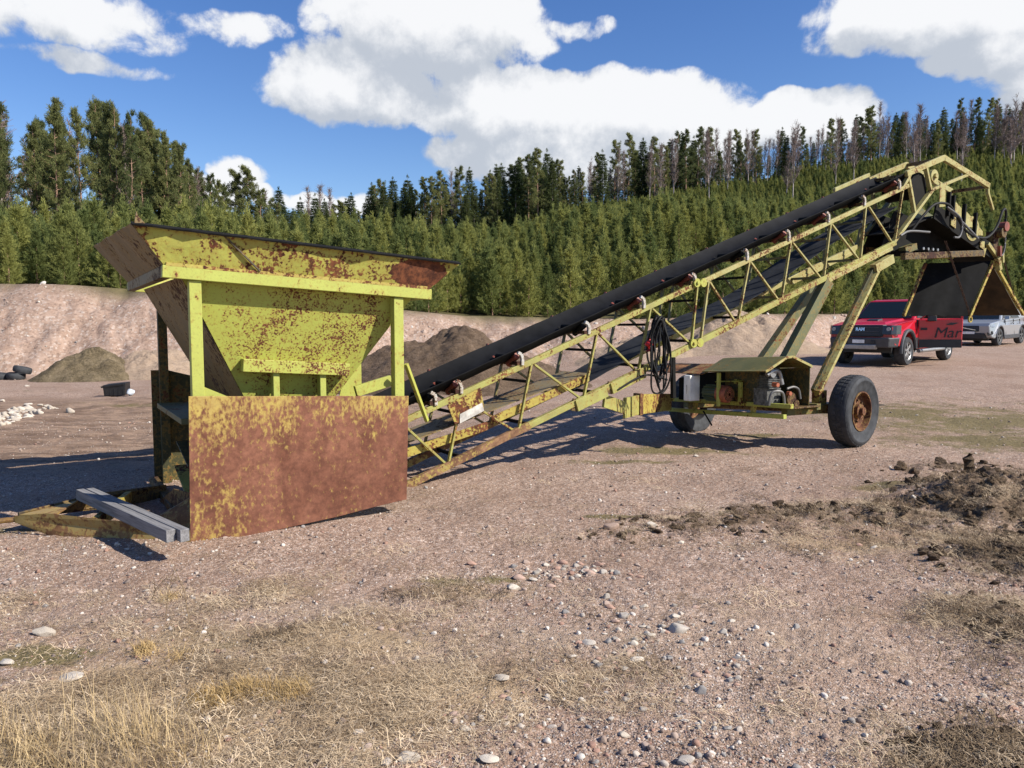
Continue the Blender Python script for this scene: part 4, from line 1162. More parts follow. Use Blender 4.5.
def young_pine(seed, h=3.4, wide=1.0):
    rg = np.random.default_rng(seed); tp = trunk_pts(h, .1, rg)
    cen = []; dr = []; limbs = [(tp, [.045 * (1 - .9 * i / 8) for i in range(9)])]
    z = .25; lv = 0
    while z < h * .97:
        q = 1 - z / h
        L = wide * (.05 + 1.02 * q ** .95) * (.75 + .45 * rg.random())
        nb = 6 if q > .3 else 5
        a0 = rg.uniform(0, 6.28)
        for b in range(nb):
            a = a0 + 2 * math.pi * b / nb + rg.normal(0, .2); l = L * rg.uniform(.5, 1.25)
            base = at_h(tp, h, z); ups = .35 + .5 * (1 - q)
            for t in (.28, .5, .72, .9, 1.06):
                p = base + Vector((math.cos(a) * l * t, math.sin(a) * l * t, ups * l * t * (.6 + .5 * t)))
                cen.append(p); dr.append((math.cos(a) * .6, math.sin(a) * .6, .55))
        z += h * rg.uniform(.058, .085); lv += 1
    for t in np.linspace(.92, 1.09, 6):
        cen.append(at_h(tp, h, h * min(t, .999)) + Vector((0, 0, max(0, t - 1) * h))); dr.append((0, 0, 1.2))
    v, f = needle_mesh(np.array([tuple(c) for c in cen]), np.array(dr), 15, .17, .024, rg, .55, .25)
    tm = MB(); tm.tube(limbs[0][0], limbs[0][1], 6, False)
    v2 = np.array([tuple(p) for p in tm.v]); f2 = np.array(tm.f) + len(v)
    return np_mesh('young_pine', np.concatenate([v, v2]), [f, f2], [M['young'], M['bark']], [0] * len(f) + [1] * len(f2))
def tall_pine(seed, h=13.0, clear=.42):
    rg = np.random.default_rng(seed); tp = trunk_pts(h, .35, rg, 10)
    limbs = [(tp, [.15 * (1 - .85 * i / 10) for i in range(11)])]; cen = []; dr = []
    nb = 58
    for b in range(nb):
        q = (b + rg.random()) / nb; z = h * (clear + (1 - clear) * q ** .9)
        prof = (math.sin(min(1, (q + .12) * 1.15) * math.pi * .82) ** .7) * (1 - .55 * q)
        l = 2.0 * prof * (1 - .35 * q) * rg.uniform(.45, 1.25) + .18
        a = rg.uniform(0, 6.28); base = at_h(tp, h, z); up = rg.uniform(-.05, .25) + .5 * q
        pts = [base + Vector((math.cos(a), math.sin(a), up * (t ** 1.3) / max(t, .01) if t else 0)) * l * t for t in (0, .5, 1)]
        limbs.append((pts, [.03, .022, .01]))
        for t in (.45, .62, .8, .95):
            for k in range(3):
                p = base + Vector((math.cos(a), math.sin(a), up)) * l * t + Vector(rg.normal(0, .16 * l * t + .05, 3)) * (1 if k else .4)
                cen.append(p); dr.append((math.cos(a) * .5, math.sin(a) * .5, .5))
    for k in range(8):
        z = h * rg.uniform(min(.15, clear * .5), clear); a = rg.uniform(0, 6.28); base = at_h(tp, h, z); l = rg.uniform(.4, 1.1)
        limbs.append(([base, base + Vector((math.cos(a) * l, math.sin(a) * l, -.1))], [.02, .006]))
    v, f = needle_mesh(np.array([tuple(c) for c in cen]), np.array(dr), 16, .30, .042, rg, .7, .25)
    return np_mesh('crown', v, [f], [M['pine']]), limbs_mesh('trunk', M['bark'], limbs)
def spruce(seed, h=12.0, clear=.12, rad=1.55):
    rg = np.random.default_rng(seed); tp = trunk_pts(h, .1, rg, 10)
    limbs = [(tp, [.13 * (1 - .92 * i / 10) for i in range(11)])]; cen = []; dr = []
    z = h * clear
    while z < h * .985:
        q = (z / h - clear) / (1 - clear); L = rad * ((1 - q) ** .85) * rg.uniform(.8, 1.12) + .1
        nb = 7; a0 = rg.uniform(0, 6.28)
        for b in range(nb):
            a = a0 + b * 2 * math.pi / nb + rg.normal(0, .2); l = L * rg.uniform(.55, 1.15); base = at_h(tp, h, z)
            for t in ((.35, .6, .82, 1.0) if l > .5 else (.5, 1.0)):
                cen.append(base + Vector((math.cos(a) * l * t, math.sin(a) * l * t, -.28 * l * t + .12 * l * t * t))); dr.append((math.cos(a) * .8, math.sin(a) * .8, -.15))
        z += h * rg.uniform(.026, .04)
    cen.append(tp[-1]); dr.append((0, 0, 1.5)); cen.append(tp[-1] + Vector((0, 0, .2))); dr.append((0, 0, 1.5))
    v, f = needle_mesh(np.array([tuple(c) for c in cen]), np.array(dr), 13, .32, .055, rg, .5, .05)
    return np_mesh('crown', v, [f], [M['spruce']]), limbs_mesh('trunk', M['bark_grey'], limbs)
def bare_birch(seed, h=11.0):
    rg = np.random.default_rng(seed); tp = trunk_pts(h, .5, rg, 10)
    limbs = [(tp, [.10 * (1 - .85 * i / 10) for i in range(11)])]; tw = []
    for b in range(46):
        q = rg.uniform(.3, .98); base = at_h(tp, h, h * q); a = rg.uniform(0, 6.28); l = (1 - q) * 3.0 * rg.uniform(.4, 1) + .45
        d = Vector((math.cos(a) * .55, math.sin(a) * .55, 1.0)).normalized()
        e = base + d * l
        tw.append(([base, base + d * l * .55 + Vector((0, 0, .05)), e], [.034, .026, .014]))
        for k in range(9):
            t = rg.uniform(.3, 1); p = base + d * l * t; dd = Vector((rg.normal(0, .6), rg.normal(0, .6), rg.uniform(.2, 1))).normalized(); ll = rg.uniform(.3, .9)
            tw.append(([p, p + dd * ll], [.017, .009]))
    return limbs_mesh('crown', M['twig'], tw), limbs_mesh('trunk', M['birch'], limbs)

def tree(name, meshes, x, y, sc, label, group, rz):
    e = empty(name, (x, y, hz(x, y, False) - .05), rz)
    e.scale = (sc[0], sc[0], sc[1])
    for nm, me in zip(('crown', 'trunk'), meshes):
        o = bpy.data.objects.new(nm, me); col.objects.link(o); o.parent = e
    return tag(e, label, 'tree', group)
PINES = [tall_pine(100 + i, 13, (.30, .42, .48, .36)[i]) for i in range(4)]
SPR = [spruce(200 + i, 12, (.08, .16, .12)[i], (1.5, 1.25, 1.75)[i]) for i in range(3)]
BIR = [bare_birch(300 + i, 11) for i in range(4)]
YNG = [young_pine(400 + i, 3.4, (.85, .72, .95, .8, 1.0)[i]) for i in range(5)]
RPINES = [tall_pine(150 + i, 13, (.10, .18, .24)[i]) for i in range(3)]
def dir_xy(px, d):
    u = (px - 512) / 769.0
    return u * d, d
rt_ = random.Random(21)
# the dense old stand on the left
for i in range(92):
    px = rt_.uniform(-110, 205); d = rt_.uniform(50, 74)
    x, y = dir_xy(px, d); gz = hz(x, y, False)
    # silhouette of the stand, as elevation of its tops
    tops = np.interp(px, [-110, 0, 15, 45, 65, 95, 120, 150, 175, 192, 205], [70, 100, 96, 112, 96, 98, 96, 112, 128, 150, 175])
    ray = pix_ray(px, tops); hmax = CAM_H + ray.z / ray.y * d - gz
    h = hmax * rt_.choice((rt_.uniform(.92, 1.0), rt_.uniform(.82, .98), rt_.uniform(.66, .95)))
    if h < 4: continue
    k = rt_.random()
    if k < .74:
        tree('pine_tree', (PINES + RPINES)[i % 7], x, y, (h / 13 * rt_.uniform(.60, .84), h / 13), 'tall dark green pine in the dense old stand above the high gravel bank', 'old pines above the gravel bank', rt_.uniform(0, 6.28))
    elif k < .88:
        tree('spruce_tree', SPR[i % 3], x, y, (h / 12 * 1.1, h / 12), 'dark narrow spruce mixed into the dense old pine stand', 'spruces in the old stand', rt_.uniform(0, 6.28))
    else:
        tree('birch_tree', BIR[i % 4], x, y, (h / 11, h / 11), 'leafless birch standing among the old pines above the gravel bank', 'bare birches in the old stand', rt_.uniform(0, 6.28))
# thinner edge of the stand, with bare trunks, stepping down to the right
for i, px in enumerate((196, 203, 209, 214, 221, 228)):
    d = 60 + 4 * (i % 3); x, y = dir_xy(px, d); gz = hz(x, y, False); ray = pix_ray(px, (160, 178, 170, 182, 188, 192)[i]); h = CAM_H + ray.z / ray.y * d - gz
    tree('birch_tree' if i in (0, 2) else 'pine_tree', BIR[i % 4] if i in (0, 2) else PINES[i % 4], x, y, (h / 12 * .8, h / 12), 'slender grey tree at the thin edge of the old stand', 'slender trees at the edge of the stand', i * 1.7)
for px, ty, lab in ((238, 172, 'tall pine with an open crown, rising before the small white cloud'), (250, 168, 'tall dense pine, taller and fuller of the two before the small white cloud'), (263, 190, 'shorter pine close beside the pair before the small white cloud')):
    d = 70; x, y = dir_xy(px, d); gz = hz(x, y, False); ray = pix_ray(px, ty); h = CAM_H + ray.z / ray.y * d - gz
    tree('pine_tree', PINES[int(px) % 4], x, y, (h / 13, h / 13), lab, None, px)
# the row of conifers along the ridge
TOPX = [265, 280, 300, 325, 350, 380, 412, 440, 455, 480, 510, 530, 552, 580, 610, 637, 655, 690, 735, 770, 800, 845, 875, 905, 950, 975, 1000, 1030, 1080, 1200]
TOPY = [192, 188, 190, 184, 196, 180, 176, 172, 166, 170, 162, 150, 150, 158, 142, 128, 140, 128, 130, 130, 122, 118, 100, 122, 100, 98, 104, 98, 95, 90]
px = 262.0; i = 0
while px < 1120:
    d = rt_.uniform(118, 134); x, y = dir_xy(px, d); gz = hz(x, y, False)
    ty = np.interp(px, TOPX, TOPY) + rt_.choice((0, 0, 4, 9, 15, 22)); ray = pix_ray(px, ty); h = CAM_H + ray.z / ray.y * d - gz
    h = min(max(h, 4.5), 17)
    bare = .15 + .72 * (690 < px < 880) + .3 * (px > 880)
    k = rt_.random()
    if k < bare * .75:
        tree('birch_tree', BIR[i % 4], x, y, (h / 11 * .9, h / 11), 'leafless greyish birch standing on the hill ridge among conifers', 'bare birches on the ridge', rt_.uniform(0, 6.28))
    elif k < .55 + bare * .2:
        tree('spruce_tree', SPR[i % 3], x, y, (h / 12 * 1.25, h / 12), 'dark pointed spruce in the row along the hill ridge', 'spruces along the ridge', rt_.uniform(0, 6.28))
    else:
        tree('pine_tree', RPINES[i % 3], x, y, (h / 13 * 1.0, h / 13), 'tall dark pine in the row along the hill ridge', 'pines along the ridge', rt_.uniform(0, 6.28))
    px += rt_.uniform(2.6, 6.5) if px < 690 else rt_.uniform(2.3, 5.2); i += 1
px = 255.0
while px < 1100:
    d = rt_.uniform(134, 146); x, y = dir_xy(px, d); gz = hz(x, y, False)
    ty = np.interp(px, TOPX, TOPY) + rt_.uniform(16, 38); ray = pix_ray(px, ty); h = min(max(CAM_H + ray.z / ray.y * d - gz, 4.0), 14)
    tree('spruce_tree', SPR[i % 2], x, y, (h / 12 * 1.5, h / 12), 'dark pointed spruce in the row along the hill ridge', 'spruces along the ridge', rt_.uniform(0, 6.28))
    px += rt_.uniform(6.0, 11.0); i += 1
# bare trunks standing in the young growth under the right ridge
for i in range(26):
    px = rt_.choice((rt_.uniform(640, 900), rt_.uniform(905, 1030), rt_.uniform(905, 1030))); d = rt_.uniform(92, 118); x, y = dir_xy(px, d); h = rt_.uniform(7, 10.5)
    tree('birch_tree', BIR[i % 4], x, y, (.8, h / 11), 'leafless birch standing in the young pine growth below the ridge', 'bare birches on the slope', rt_.uniform(0, 6.28))

# young pines: the nearest ones are trees of their own, the rest one stand
def young_spots():
    pts = []
    rg = np.random.default_rng(99)
    y = 26.0
    while y < 126:
        step = 1.16 - .0022 * y
        xs = np.arange(-.80 * y - 2, .80 * y + 2, step)
        for x in xs:
            xx = x + rg.uniform(-.55, .55) * step; yy = y + rg.uniform(-.5, .5) * step
            pts.append((xx, yy))
        y += step * .86
    P = np.array(pts); far = P[:, 1] - np.interp(P[:, 0], BX, BF) - np.interp(P[:, 0], BX, BR)
    keep = (far > .5) & ~((P[:, 0] / P[:, 1] < -.37) & (far > 20))
    clear = fbm(P[:, 0] * .09, P[:, 1] * .09, 3, 51.0)
    keep &= ~((clear < -.36) & (far < 40))
    return P[keep], far[keep]
YP, YF = young_spots()
YR = np.random.default_rng(5)
YU = YP[:, 0] / YP[:, 1]
ysc = (.50 + .62 * YR.random(len(YP)) ** 1.4 + .10 * sstep(YF, 3, 15)) * (1 - .36 * sstep(YF, 14, 60) + .16 * sstep(YF, 78, 95) * sstep(YU, .05, .25))
ysc = ysc * .86 * (1 + .22 * fbm(YP[:, 0] * .15, YP[:, 1] * .15, 2, 52.0))
left = (YP[:, 0] / YP[:, 1] < -.35)
ysc = ysc * np.where(left, 1.08, 1.0)
order = np.argsort(YF + .15 * np.abs(YP[:, 0]) * 0)
near_ids = order[:240]; rest = order[240:]
for n, i in enumerate(near_ids):
    x, y = YP[i]; o = bpy.data.objects.new('young_pine', YNG[n % 5]); col.objects.link(o)
    s_ = float(ysc[i]); o.location = (x, y, hz(x, y, False) - .05); o.rotation_euler = (0, 0, YR.uniform(0, 6.28)); o.scale = (s_ * YR.uniform(.9, 1.15), s_ * YR.uniform(.9, 1.15), s_)
    if left[i]: tag(o, 'bushy young green pine at the top edge of the high pink gravel bank', 'tree', 'young pines above the high bank')
    else: tag(o, 'bushy young yellow-green pine in the front row behind the gravel bank', 'tree', 'young pines in the front rows')

def hidden_collection(name, objs):
    c = bpy.data.collections.new(name)
    for o in objs: c.objects.link(o)
    return c
def scatter(name, P, rot, scl, coll, label, cat):
    """one object of points; every point carries a copy of one member of the collection"""
    me = bpy.data.meshes.new(name); me.vertices.add(len(P)); me.vertices.foreach_set('co', np.asarray(P, np.float32).ravel())
    a = me.attributes.new('rot', 'FLOAT_VECTOR', 'POINT'); a.data.foreach_set('vector', np.asarray(rot, np.float32).ravel())
    a = me.attributes.new('scl', 'FLOAT_VECTOR', 'POINT'); a.data.foreach_set('vector', np.asarray(scl, np.float32).ravel())
    a = me.attributes.new('pick', 'INT', 'POINT'); a.data.foreach_set('value', rng.integers(0, len(coll.objects), len(P)).astype(np.int32))
    ob = bpy.data.objects.new(name, me); col.objects.link(ob)
    g = bpy.data.node_groups.new(name, 'GeometryNodeTree')
    g.interface.new_socket('Geometry', in_out='INPUT', socket_type='NodeSocketGeometry'); g.interface.new_socket('Geometry', in_out='OUTPUT', socket_type='NodeSocketGeometry')
    N = g.nodes; Lk = g.links
    gi = N.new('NodeGroupInput'); go = N.new('NodeGroupOutput'); ip = N.new('GeometryNodeInstanceOnPoints'); ci = N.new('GeometryNodeCollectionInfo')
    ci.inputs['Collection'].default_value = coll; ci.inputs['Separate Children'].default_value = True; ci.inputs['Reset Children'].default_value = True
    def na(nm, ty):
        n = N.new('GeometryNodeInputNamedAttribute'); n.data_type = ty; n.inputs['Name'].default_value = nm; return n.outputs['Attribute']
    Lk.new(gi.outputs[0], ip.inputs['Points']); Lk.new(ci.outputs[0], ip.inputs['Instance']); ip.inputs['Pick Instance'].default_value = True
    Lk.new(na('pick', 'INT'), ip.inputs['Instance Index']); Lk.new(na('rot', 'FLOAT_VECTOR'), ip.inputs['Rotation']); Lk.new(na('scl', 'FLOAT_VECTOR'), ip.inputs['Scale'])
    Lk.new(ip.outputs[0], go.inputs[0])
    md = ob.modifiers.new('scatter', 'NODES'); md.node_group = g
    tag(ob, label, cat, None, 'stuff')
    return ob
ypro = hidden_collection('young_pine_kinds', [bpy.data.objects.new('young_pine_kind', m) for m in YNG])
RP = YP[rest]; nR = len(RP); rz_ = hgt(RP[:, 0], RP[:, 1], False) - .05
rot = np.zeros((nR, 3)); rot[:, 2] = YR.uniform(0, 6.28, nR); s_ = ysc[rest]
scatter('young_forest', np.column_stack([RP, rz_]), rot, np.column_stack([s_ * YR.uniform(.9, 1.15, nR), s_ * YR.uniform(.9, 1.15, nR), s_]), ypro, 'dense stand of young green pines covering the hillside', 'forest')

# ------------------------------------------------------------------ heaps, tyres, rubbish
def heap(name, px, base_py, rad, height, mat, label, cat, seed, elong=1.0, y=None):
    cx, cy = gpix(px, base_py) if y is None else ((px - 512) / 769.0 * y, y)
    n = 90; a = np.linspace(0, 2 * np.pi, 121)[:-1]; r = np.linspace(0, 1, n)
    A, Rr = np.meshgrid(a, r)
    wob = 1 + .22 * fbm(np.cos(A) * 1.5 + seed, np.sin(A) * 1.5, 3, seed)
    X = cx + Rr * rad * elong * wob * np.cos(A); Y = cy + Rr * rad * wob * np.sin(A)
    Hh = height * np.clip(1 - Rr ** 1.45, 0, 1) ** 1.25 * (1 + .30 * fbm(X * .9, Y * .9, 4, seed + 3)) + (1 - Rr ** 4) * (.13 * fbm(X * 3, Y * 3, 5, seed + 5, .62) + .05)
    Z = hgt(X, Y, True) + Hh - .06 * Rr ** 6
    c0 = Vector((cx, cy, hz(cx, cy, False)))
    me = grid_mesh(name, X - c0.x, Y - c0.y, Z - c0.z, True)
    me.materials.append(mat); o = bpy.data.objects.new(name, me); col.objects.link(o); o.location = c0
    return tag(o, label, cat)
def dirt(name, stops, scale=4.0):
    m, t, b = new_mat(name); co = t.n('ShaderNodeNewGeometry').outputs['Position']
    n = t.noise(co, scale, 9, .75); n2 = t.noise(co, 22, 6, .75)
    t.link(t.ramp(t.math('ADD', t.math('MULTIPLY', n, .55), t.math('MULTIPLY', n2, .45)), stops), b.inputs['Base Color'])
    b.inputs['Roughness'].default_value = .95; b.inputs['Specular IOR Level'].default_value = .2
    bump(t, b, t.noise(co, 6, 10, .78), .9, .12); return m
M['dark_soil'] = dirt('dark_gravel_soil', [(.32, (.045, .029, .018)), (.5, (.135, .092, .060)), (.68, (.25, .18, .125))])
M['mossy'] = dirt('mossy_soil', [(.36, (.045, .033, .02)), (.47, (.115, .088, .05)), (.56, (.20, .155, .095)), (.68, (.32, .25, .165))], 2.0)
M['sandheap'] = dirt('pale_sand', [(.3, (.26, .185, .125)), (.5, (.38, .28, .20)), (.7, (.46, .36, .27))], 3.0)
heap('soil_heap', 446, 0, 2.9, 1.42, M['dark_soil'], 'dark brown soil heap seen behind the belt and the right hopper post', 'heap', 3.0, 1.25, 20.0)
heap('soil_heap', 92, 0, 1.6, .84, M['mossy'], 'olive brown overgrown soil heap at the foot of the high gravel bank', 'heap', 8.0, 1.1, 23.4)
heap('sand_heap', 150, 0, 1.5, .75, M['sandheap'], 'low pale sandy heap beside the overgrown soil heap', 'heap', 12.0, 1.2, 24.2)
heap('gravel_heap', 735, 0, 2.3, 1.15, M['sandheap'], 'pale pinkish gravel heap behind the boom legs', 'heap', 15.0, 1.6, 29.5)
heap('gravel_heap', 640, 0, 1.8, .75, M['sandheap'], 'low pale gravel heap seen through the lattice behind the cable coil', 'heap', 18.0, 1.4, 28.5)

def loose_tyre(x, y, z, tilt, label, R_=.25, wd=.18, az=0.0):
    mb = MB(); mb.lathe([(.17, -wd * .32), (.20, -wd * .46), (R_ * .9, -wd * .5), (R_, -wd * .3), (R_, wd * .3), (R_ * .9, wd * .5), (.20, wd * .46), (.17, wd * .32)], (0, 0, 0), (math.sin(tilt) * math.cos(az), math.sin(tilt) * math.sin(az), math.cos(tilt)), 36)
    o = mb.build('tyre', M['tyre'], None, None, 0); o.location = (x, y, z)
    return tag(o, label, 'tyre', 'old tyres by the bank')
x, y = dir_xy(15, 22.9); g0 = hz(x, y)
loose_tyre(x, y, g0 + .11, .1, 'old black tyre lying flat under another at the bank foot')
loose_tyre(x + .17, y + .05, g0 + .29, .25, 'old black tyre resting on top of the flat tyre at the bank foot', az=.4)
x2, y2 = dir_xy(-1, 22.9); loose_tyre(x2, y2, hz(x2, y2) + .10, .15, 'half visible black tyre on the ground at the picture edge, beside the pair')
x, y = dir_xy(116, 17.9); g0 = hz(x, y)
mb = MB(); mb.hexa([(-.28, -.2, 0), (.27, -.2, .02), (.27, .2, .02), (-.28, .2, 0)], [(-.30, -.22, .30), (.30, -.2, .37), (.28, .2, .37), (-.29, .2, .31)])
cr = mb.build('crate', M['tarp'], None, None, .015); cr.location = (x, y, g0 + .02); cr.rotation_euler = (.03, 0, .1); cr.scale = (.84, .84, .84)
tag(cr, 'black plastic crate lying alone on the open gravel behind the hopper', 'crate')
mb = MB(); mb.box((-.305, -.225, .27), (.30, -.200, .32)); rimc = mb.build('crate_rim', M['tarp'], cr, None, .004); rimc.rotation_euler = (0, -.14, 0)
for k in range(5):
    mb = MB(); mb.box((-.24 + k * .115, -.214, .03), (-.215 + k * .115, -.202, .20)); mb.build('crate_rib', M['tarp'], cr, None, .003)
def lump(name, rad, seed, mat, flat=.6, sub=3, rough=.25):
    bm = bmesh.new(); bmesh.ops.create_icosphere(bm, subdivisions=sub, radius=1)
    rs = random.Random(seed); ph = [rs.uniform(0, 6.28) for _ in range(9)]
    planes = [(Vector((rs.gauss(0, 1), rs.gauss(0, 1), rs.gauss(0, .8))).normalized(), rs.uniform(.55, .85)) for _ in range(14)]
    sx, sy = rs.uniform(.8, 1.25), rs.uniform(.75, 1.1)
    for v in bm.verts:
        p = v.co.copy()
        for n, d in planes:
            e = p.dot(n) - d
            if e > 0: p -= n * e * .92
        p *= 1 + rough * .25 * (math.sin(p.x * 3 + ph[0]) + math.sin(p.y * 4 + ph[1]) + math.sin(p.z * 5 + ph[2])) * .6
        if rough > .5:
            p *= 1 + .10 * (vnoise(np.array([p.x * 3.1 + p.z * 2.3 + seed]), np.array([p.y * 3.1 - p.z * 1.7]), 3.)[0] - .5) * rough + .09 * (vnoise(np.array([p.x * 8 + p.z * 5]), np.array([p.y * 8 - p.z * 6 + seed]), 4.)[0] - .5) * rough
        v.co = Vector((p.x * sx, p.y * sy, p.z * flat)) * rad
    me = bpy.data.meshes.new(name); bm.to_mesh(me); bm.free()
    me.polygons.foreach_set('use_smooth', [True] * len(me.polygons))
    try: me.set_sharp_from_angle(angle=R(38))
    except Exception: pass
    me.materials.append(mat); return me
x, y = dir_xy(129.5, 17.6)
bgm = lump('plastic_bag', .13, 4, M['bag'], .7); bgo = bpy.data.objects.new('plastic_bag', bgm); col.objects.link(bgo); bgo.location = (x, y, hz(x, y) + .07); tag(bgo, 'crumpled pale plastic bag beside the black crate', 'bag')

# ------------------------------------------------------------------ stones
def stone_mat(name, stops, sc=9.0):
    m, t, b = new_mat(name); co = obj_co(t); oi = t.n('ShaderNodeObjectInfo')
    base = t.ramp(oi.outputs['Random'], stops, 'CONSTANT')
    n = t.noise(co, sc, 7, .7)
    c = t.mix(t.smooth(n, .3, .7), t.mix(.35, base, (.10, .075, .06)), base)
    c = t.mix(t.math('MULTIPLY', t.smooth(t.noise(co, sc * 5, 4, .7), .55, .7), .4), c, (.45, .41, .37))
    t.link(c, b.inputs['Base Color']); b.inputs['Roughness'].default_value = .85; b.inputs['Specular IOR Level'].default_value = .25
    bump(t, b, n, .3, .01); return m
M['pebble'] = stone_mat('pebble', [(0, (.32, .235, .185)), (.22, (.42, .32, .26)), (.42, (.36, .21, .155)), (.55, (.52, .45, .38)), (.72, (.20, .155, .13)), (.80, (.66, .60, .53)), (.95, (.30, .28, .26))], 30)
M['stone'] = stone_mat('field_stone', [(0, (.42, .37, .31)), (.3, (.48, .43, .37)), (.5, (.38, .27, .21)), (.65, (.42, .31, .25)), (.8, (.30, .28, .26))], 14)
M['white_stone'] = stone_mat('white_stone', [(0, (.52, .45, .36)), (.5, (.60, .53, .44))], 8)
M['pink_stone'] = stone_mat('pink_stone', [(0, (.44, .27, .20)), (.5, (.48, .33, .26))], 14)
LUMPS = [lump('stone', 1.0, 30 + i, M['stone'], (.7, .8, .6, .85, .75)[i], 3) for i in range(5)]
LUMPS_W = [lump('stone', 1.0, 40 + i, M['white_stone'], (.65, .75, .5)[i], 3) for i in range(3)]
LUMPS_P = [lump('stone', 1.0, 50 + i, M['pink_stone'], (.75, .6)[i], 3) for i in range(2)]
def stone(px, py, wpx, meshes, i, label, group=None, hgt_k=1.0):
    x, y = gpix(px, py); d = math.hypot(y, CAM_H); r = wpx / 2.0 * d / 769.0
    o = bpy.data.objects.new('stone', meshes[i % len(meshes)]); col.objects.link(o)
    o.location = (x, y, hz(x, y) + r * .16); o.scale = (r, r * .85, r * hgt_k); o.rotation_euler = (rt_.uniform(-.2, .2), rt_.uniform(-.2, .2), rt_.uniform(-.4, .4))
    return tag(o, label, 'stone', group)
for px, py, wp, ms, lab in [(45, 633, 25, LUMPS_W, 'smooth cream white stone at the edge of the dry grass, largest on the left'), (8, 663, 15, LUMPS_W, 'long white stone at the left picture edge'), (74, 677, 23, LUMPS_W, 'flat long white stone lying in the dry grass'),
                            (206, 656, 6, LUMPS_W, 'small round white stone alone in the mossy grass'), (345, 627, 9, LUMPS_W, 'white stone beside the dark twigs'), (513, 586, 14, LUMPS_W, 'blocky white stone leading the row of stones'),
                            (563, 563, 9, LUMPS_P, 'round pink stone in the row of stones'), (598, 566, 10, LUMPS_P, 'round orange stone ending the row of stones'), (585, 572, 11, LUMPS_W, 'pale pointed stone beside the round orange stone'),
                            (519, 577, 11, LUMPS_P, 'pinkish flat stone just behind the blocky white stone'), (675, 619, 11, LUMPS_W, 'rounded beige stone on top of the grey pebbly mound'), (679, 633, 19, LUMPS, 'grey crusted stone lump, widest in the pebbly patch'),
                            (624, 619, 12, LUMPS, 'grey angular stone left of the beige one'), (590, 645, 14, LUMPS_W, 'flat white oval stone in front of the pebbly patch'), (638, 663, 13, LUMPS_W, 'rounded white stone with pebbles around it'),
                            (697, 679, 8, LUMPS_P, 'orange pink stone standing alone on the gravel'), (701, 695, 13, LUMPS, 'grey oval stone in front of the orange pink one'), (503, 679, 15, LUMPS_W, 'flat white stone in the straw'),
                            (455, 716, 11, LUMPS_P, 'pinkish round stone in the straw near the front'), (465, 729, 12, LUMPS_W, 'white stone just in front of the pinkish round one'), (491, 760, 17, LUMPS_W, 'flat cream stone at the lower picture edge'),
                            (408, 760, 24, LUMPS_W, 'long cream slab at the lower picture edge'), (624, 735, 12, LUMPS_W, 'white stone near the front, right of the straw'), (685, 766, 22, LUMPS, 'large grey stone cut by the lower picture edge'),
                            (1012, 711, 13, LUMPS_P, 'pink angular stone beside the dark clods'), (651, 532, 12, LUMPS_W, 'pale stone beside the ridge of turned soil'), (696, 457, 6, LUMPS_W, 'small white stone behind the near wheel'), (610, 532, 22, LUMPS, 'flat grey mossy stone slab by the turned soil')]:
    stone(px, py, wp, ms, int(px), lab, None, .8 if wp > 20 else 1.0)
for i in range(190):
    px, py = rt_.choice(((rt_.gauss(650, 38), rt_.gauss(632, 22)), (rt_.gauss(620, 60), rt_.gauss(655, 34)), (rt_.gauss(562, 34), rt_.gauss(572, 7)), (rt_.uniform(20, 1010), rt_.uniform(545, 765)), (rt_.gauss(720, 60), rt_.gauss(700, 40))))
    if py < 535 or not -10 < px < 1034: continue
    stone(px, min(py, 766), rt_.uniform(3.5, 9), (LUMPS, LUMPS_W, LUMPS, LUMPS_P)[i % 4], i, 'small loose stone lying on the gravel', 'small loose stones on the gravel')
for i in range(105):      # the spill of white blasted rock on the left
    px = abs(rt_.gauss(0, 26)) - 6; py = 421 - px * .20 + rt_.uniform(-9, 3)
    if px > 60: px = rt_.uniform(-10, 40)
    stone(px, py, rt_.uniform(2.5, 9), LUMPS_W, i, 'broken white rock in the low spill of rocks by the picture edge', 'spill of broken white rocks', 1.1)
for px, py, wp in ((70, 414, 11), (29, 404, 8), (27, 386, 5)):
    stone(px, py, wp, LUMPS_W, px, {70: 'flat white rock lying apart at the end of the white rock spill', 29: 'round white rock sitting above the white rock spill', 27: 'small white stone beside the pair of tyres'}[px])

pebs = hidden_collection('pebble_kinds', [bpy.data.objects.new('pebble_kind', lump('pebble', 1.0, 60 + i, M['pebble'], (.6, .75, .5, .7, .55, .8)[i], 2 if i < 4 else 3)) for i in range(6)])
def spread(n, rg, d0=2.3, d1=17, half=.74):
    d = np.exp(rg.uniform(math.log(d0), math.log(d1), n)); u = rg.uniform(-half, half, n)
    return np.column_stack([u * d, d])
pg = np.random.default_rng(77)
P = spread(190000, pg, 2.3, 15)
cl = fbm(P[:, 0] * 1.1, P[:, 1] * 1.1, 4, 61.0)
gmk = grass_mask(P[:, 0], P[:, 1]); pr = .16 + 1.0 * np.clip(cl + .02, 0, 1)
pr = np.maximum(pr, pm([(640, 640, .55, .3, 1.0), (560, 572, .6, .12, .9), (700, 700, .6, .25, 1.0), (60, 575, .7, .15, .9), (800, 450, 1.0, .2, .6), (700, 760, .6, .15, 1), (900, 700, .8, .3, .7)], P[:, 0], P[:, 1]))
keep = pg.random(len(P)) < pr * (1 - .75 * gmk) * (1 - .6 * np.clip(sod_mask(P[:, 0], P[:, 1]) * 1.5, 0, 1))
P = P[keep]; n = len(P)
sz = .0022 + .0027 * pg.pareto(2.4, n); sz = np.minimum(sz, .020) * (1 + .03 * P[:, 1])
z = hgt(P[:, 0], P[:, 1]) + sz * .15
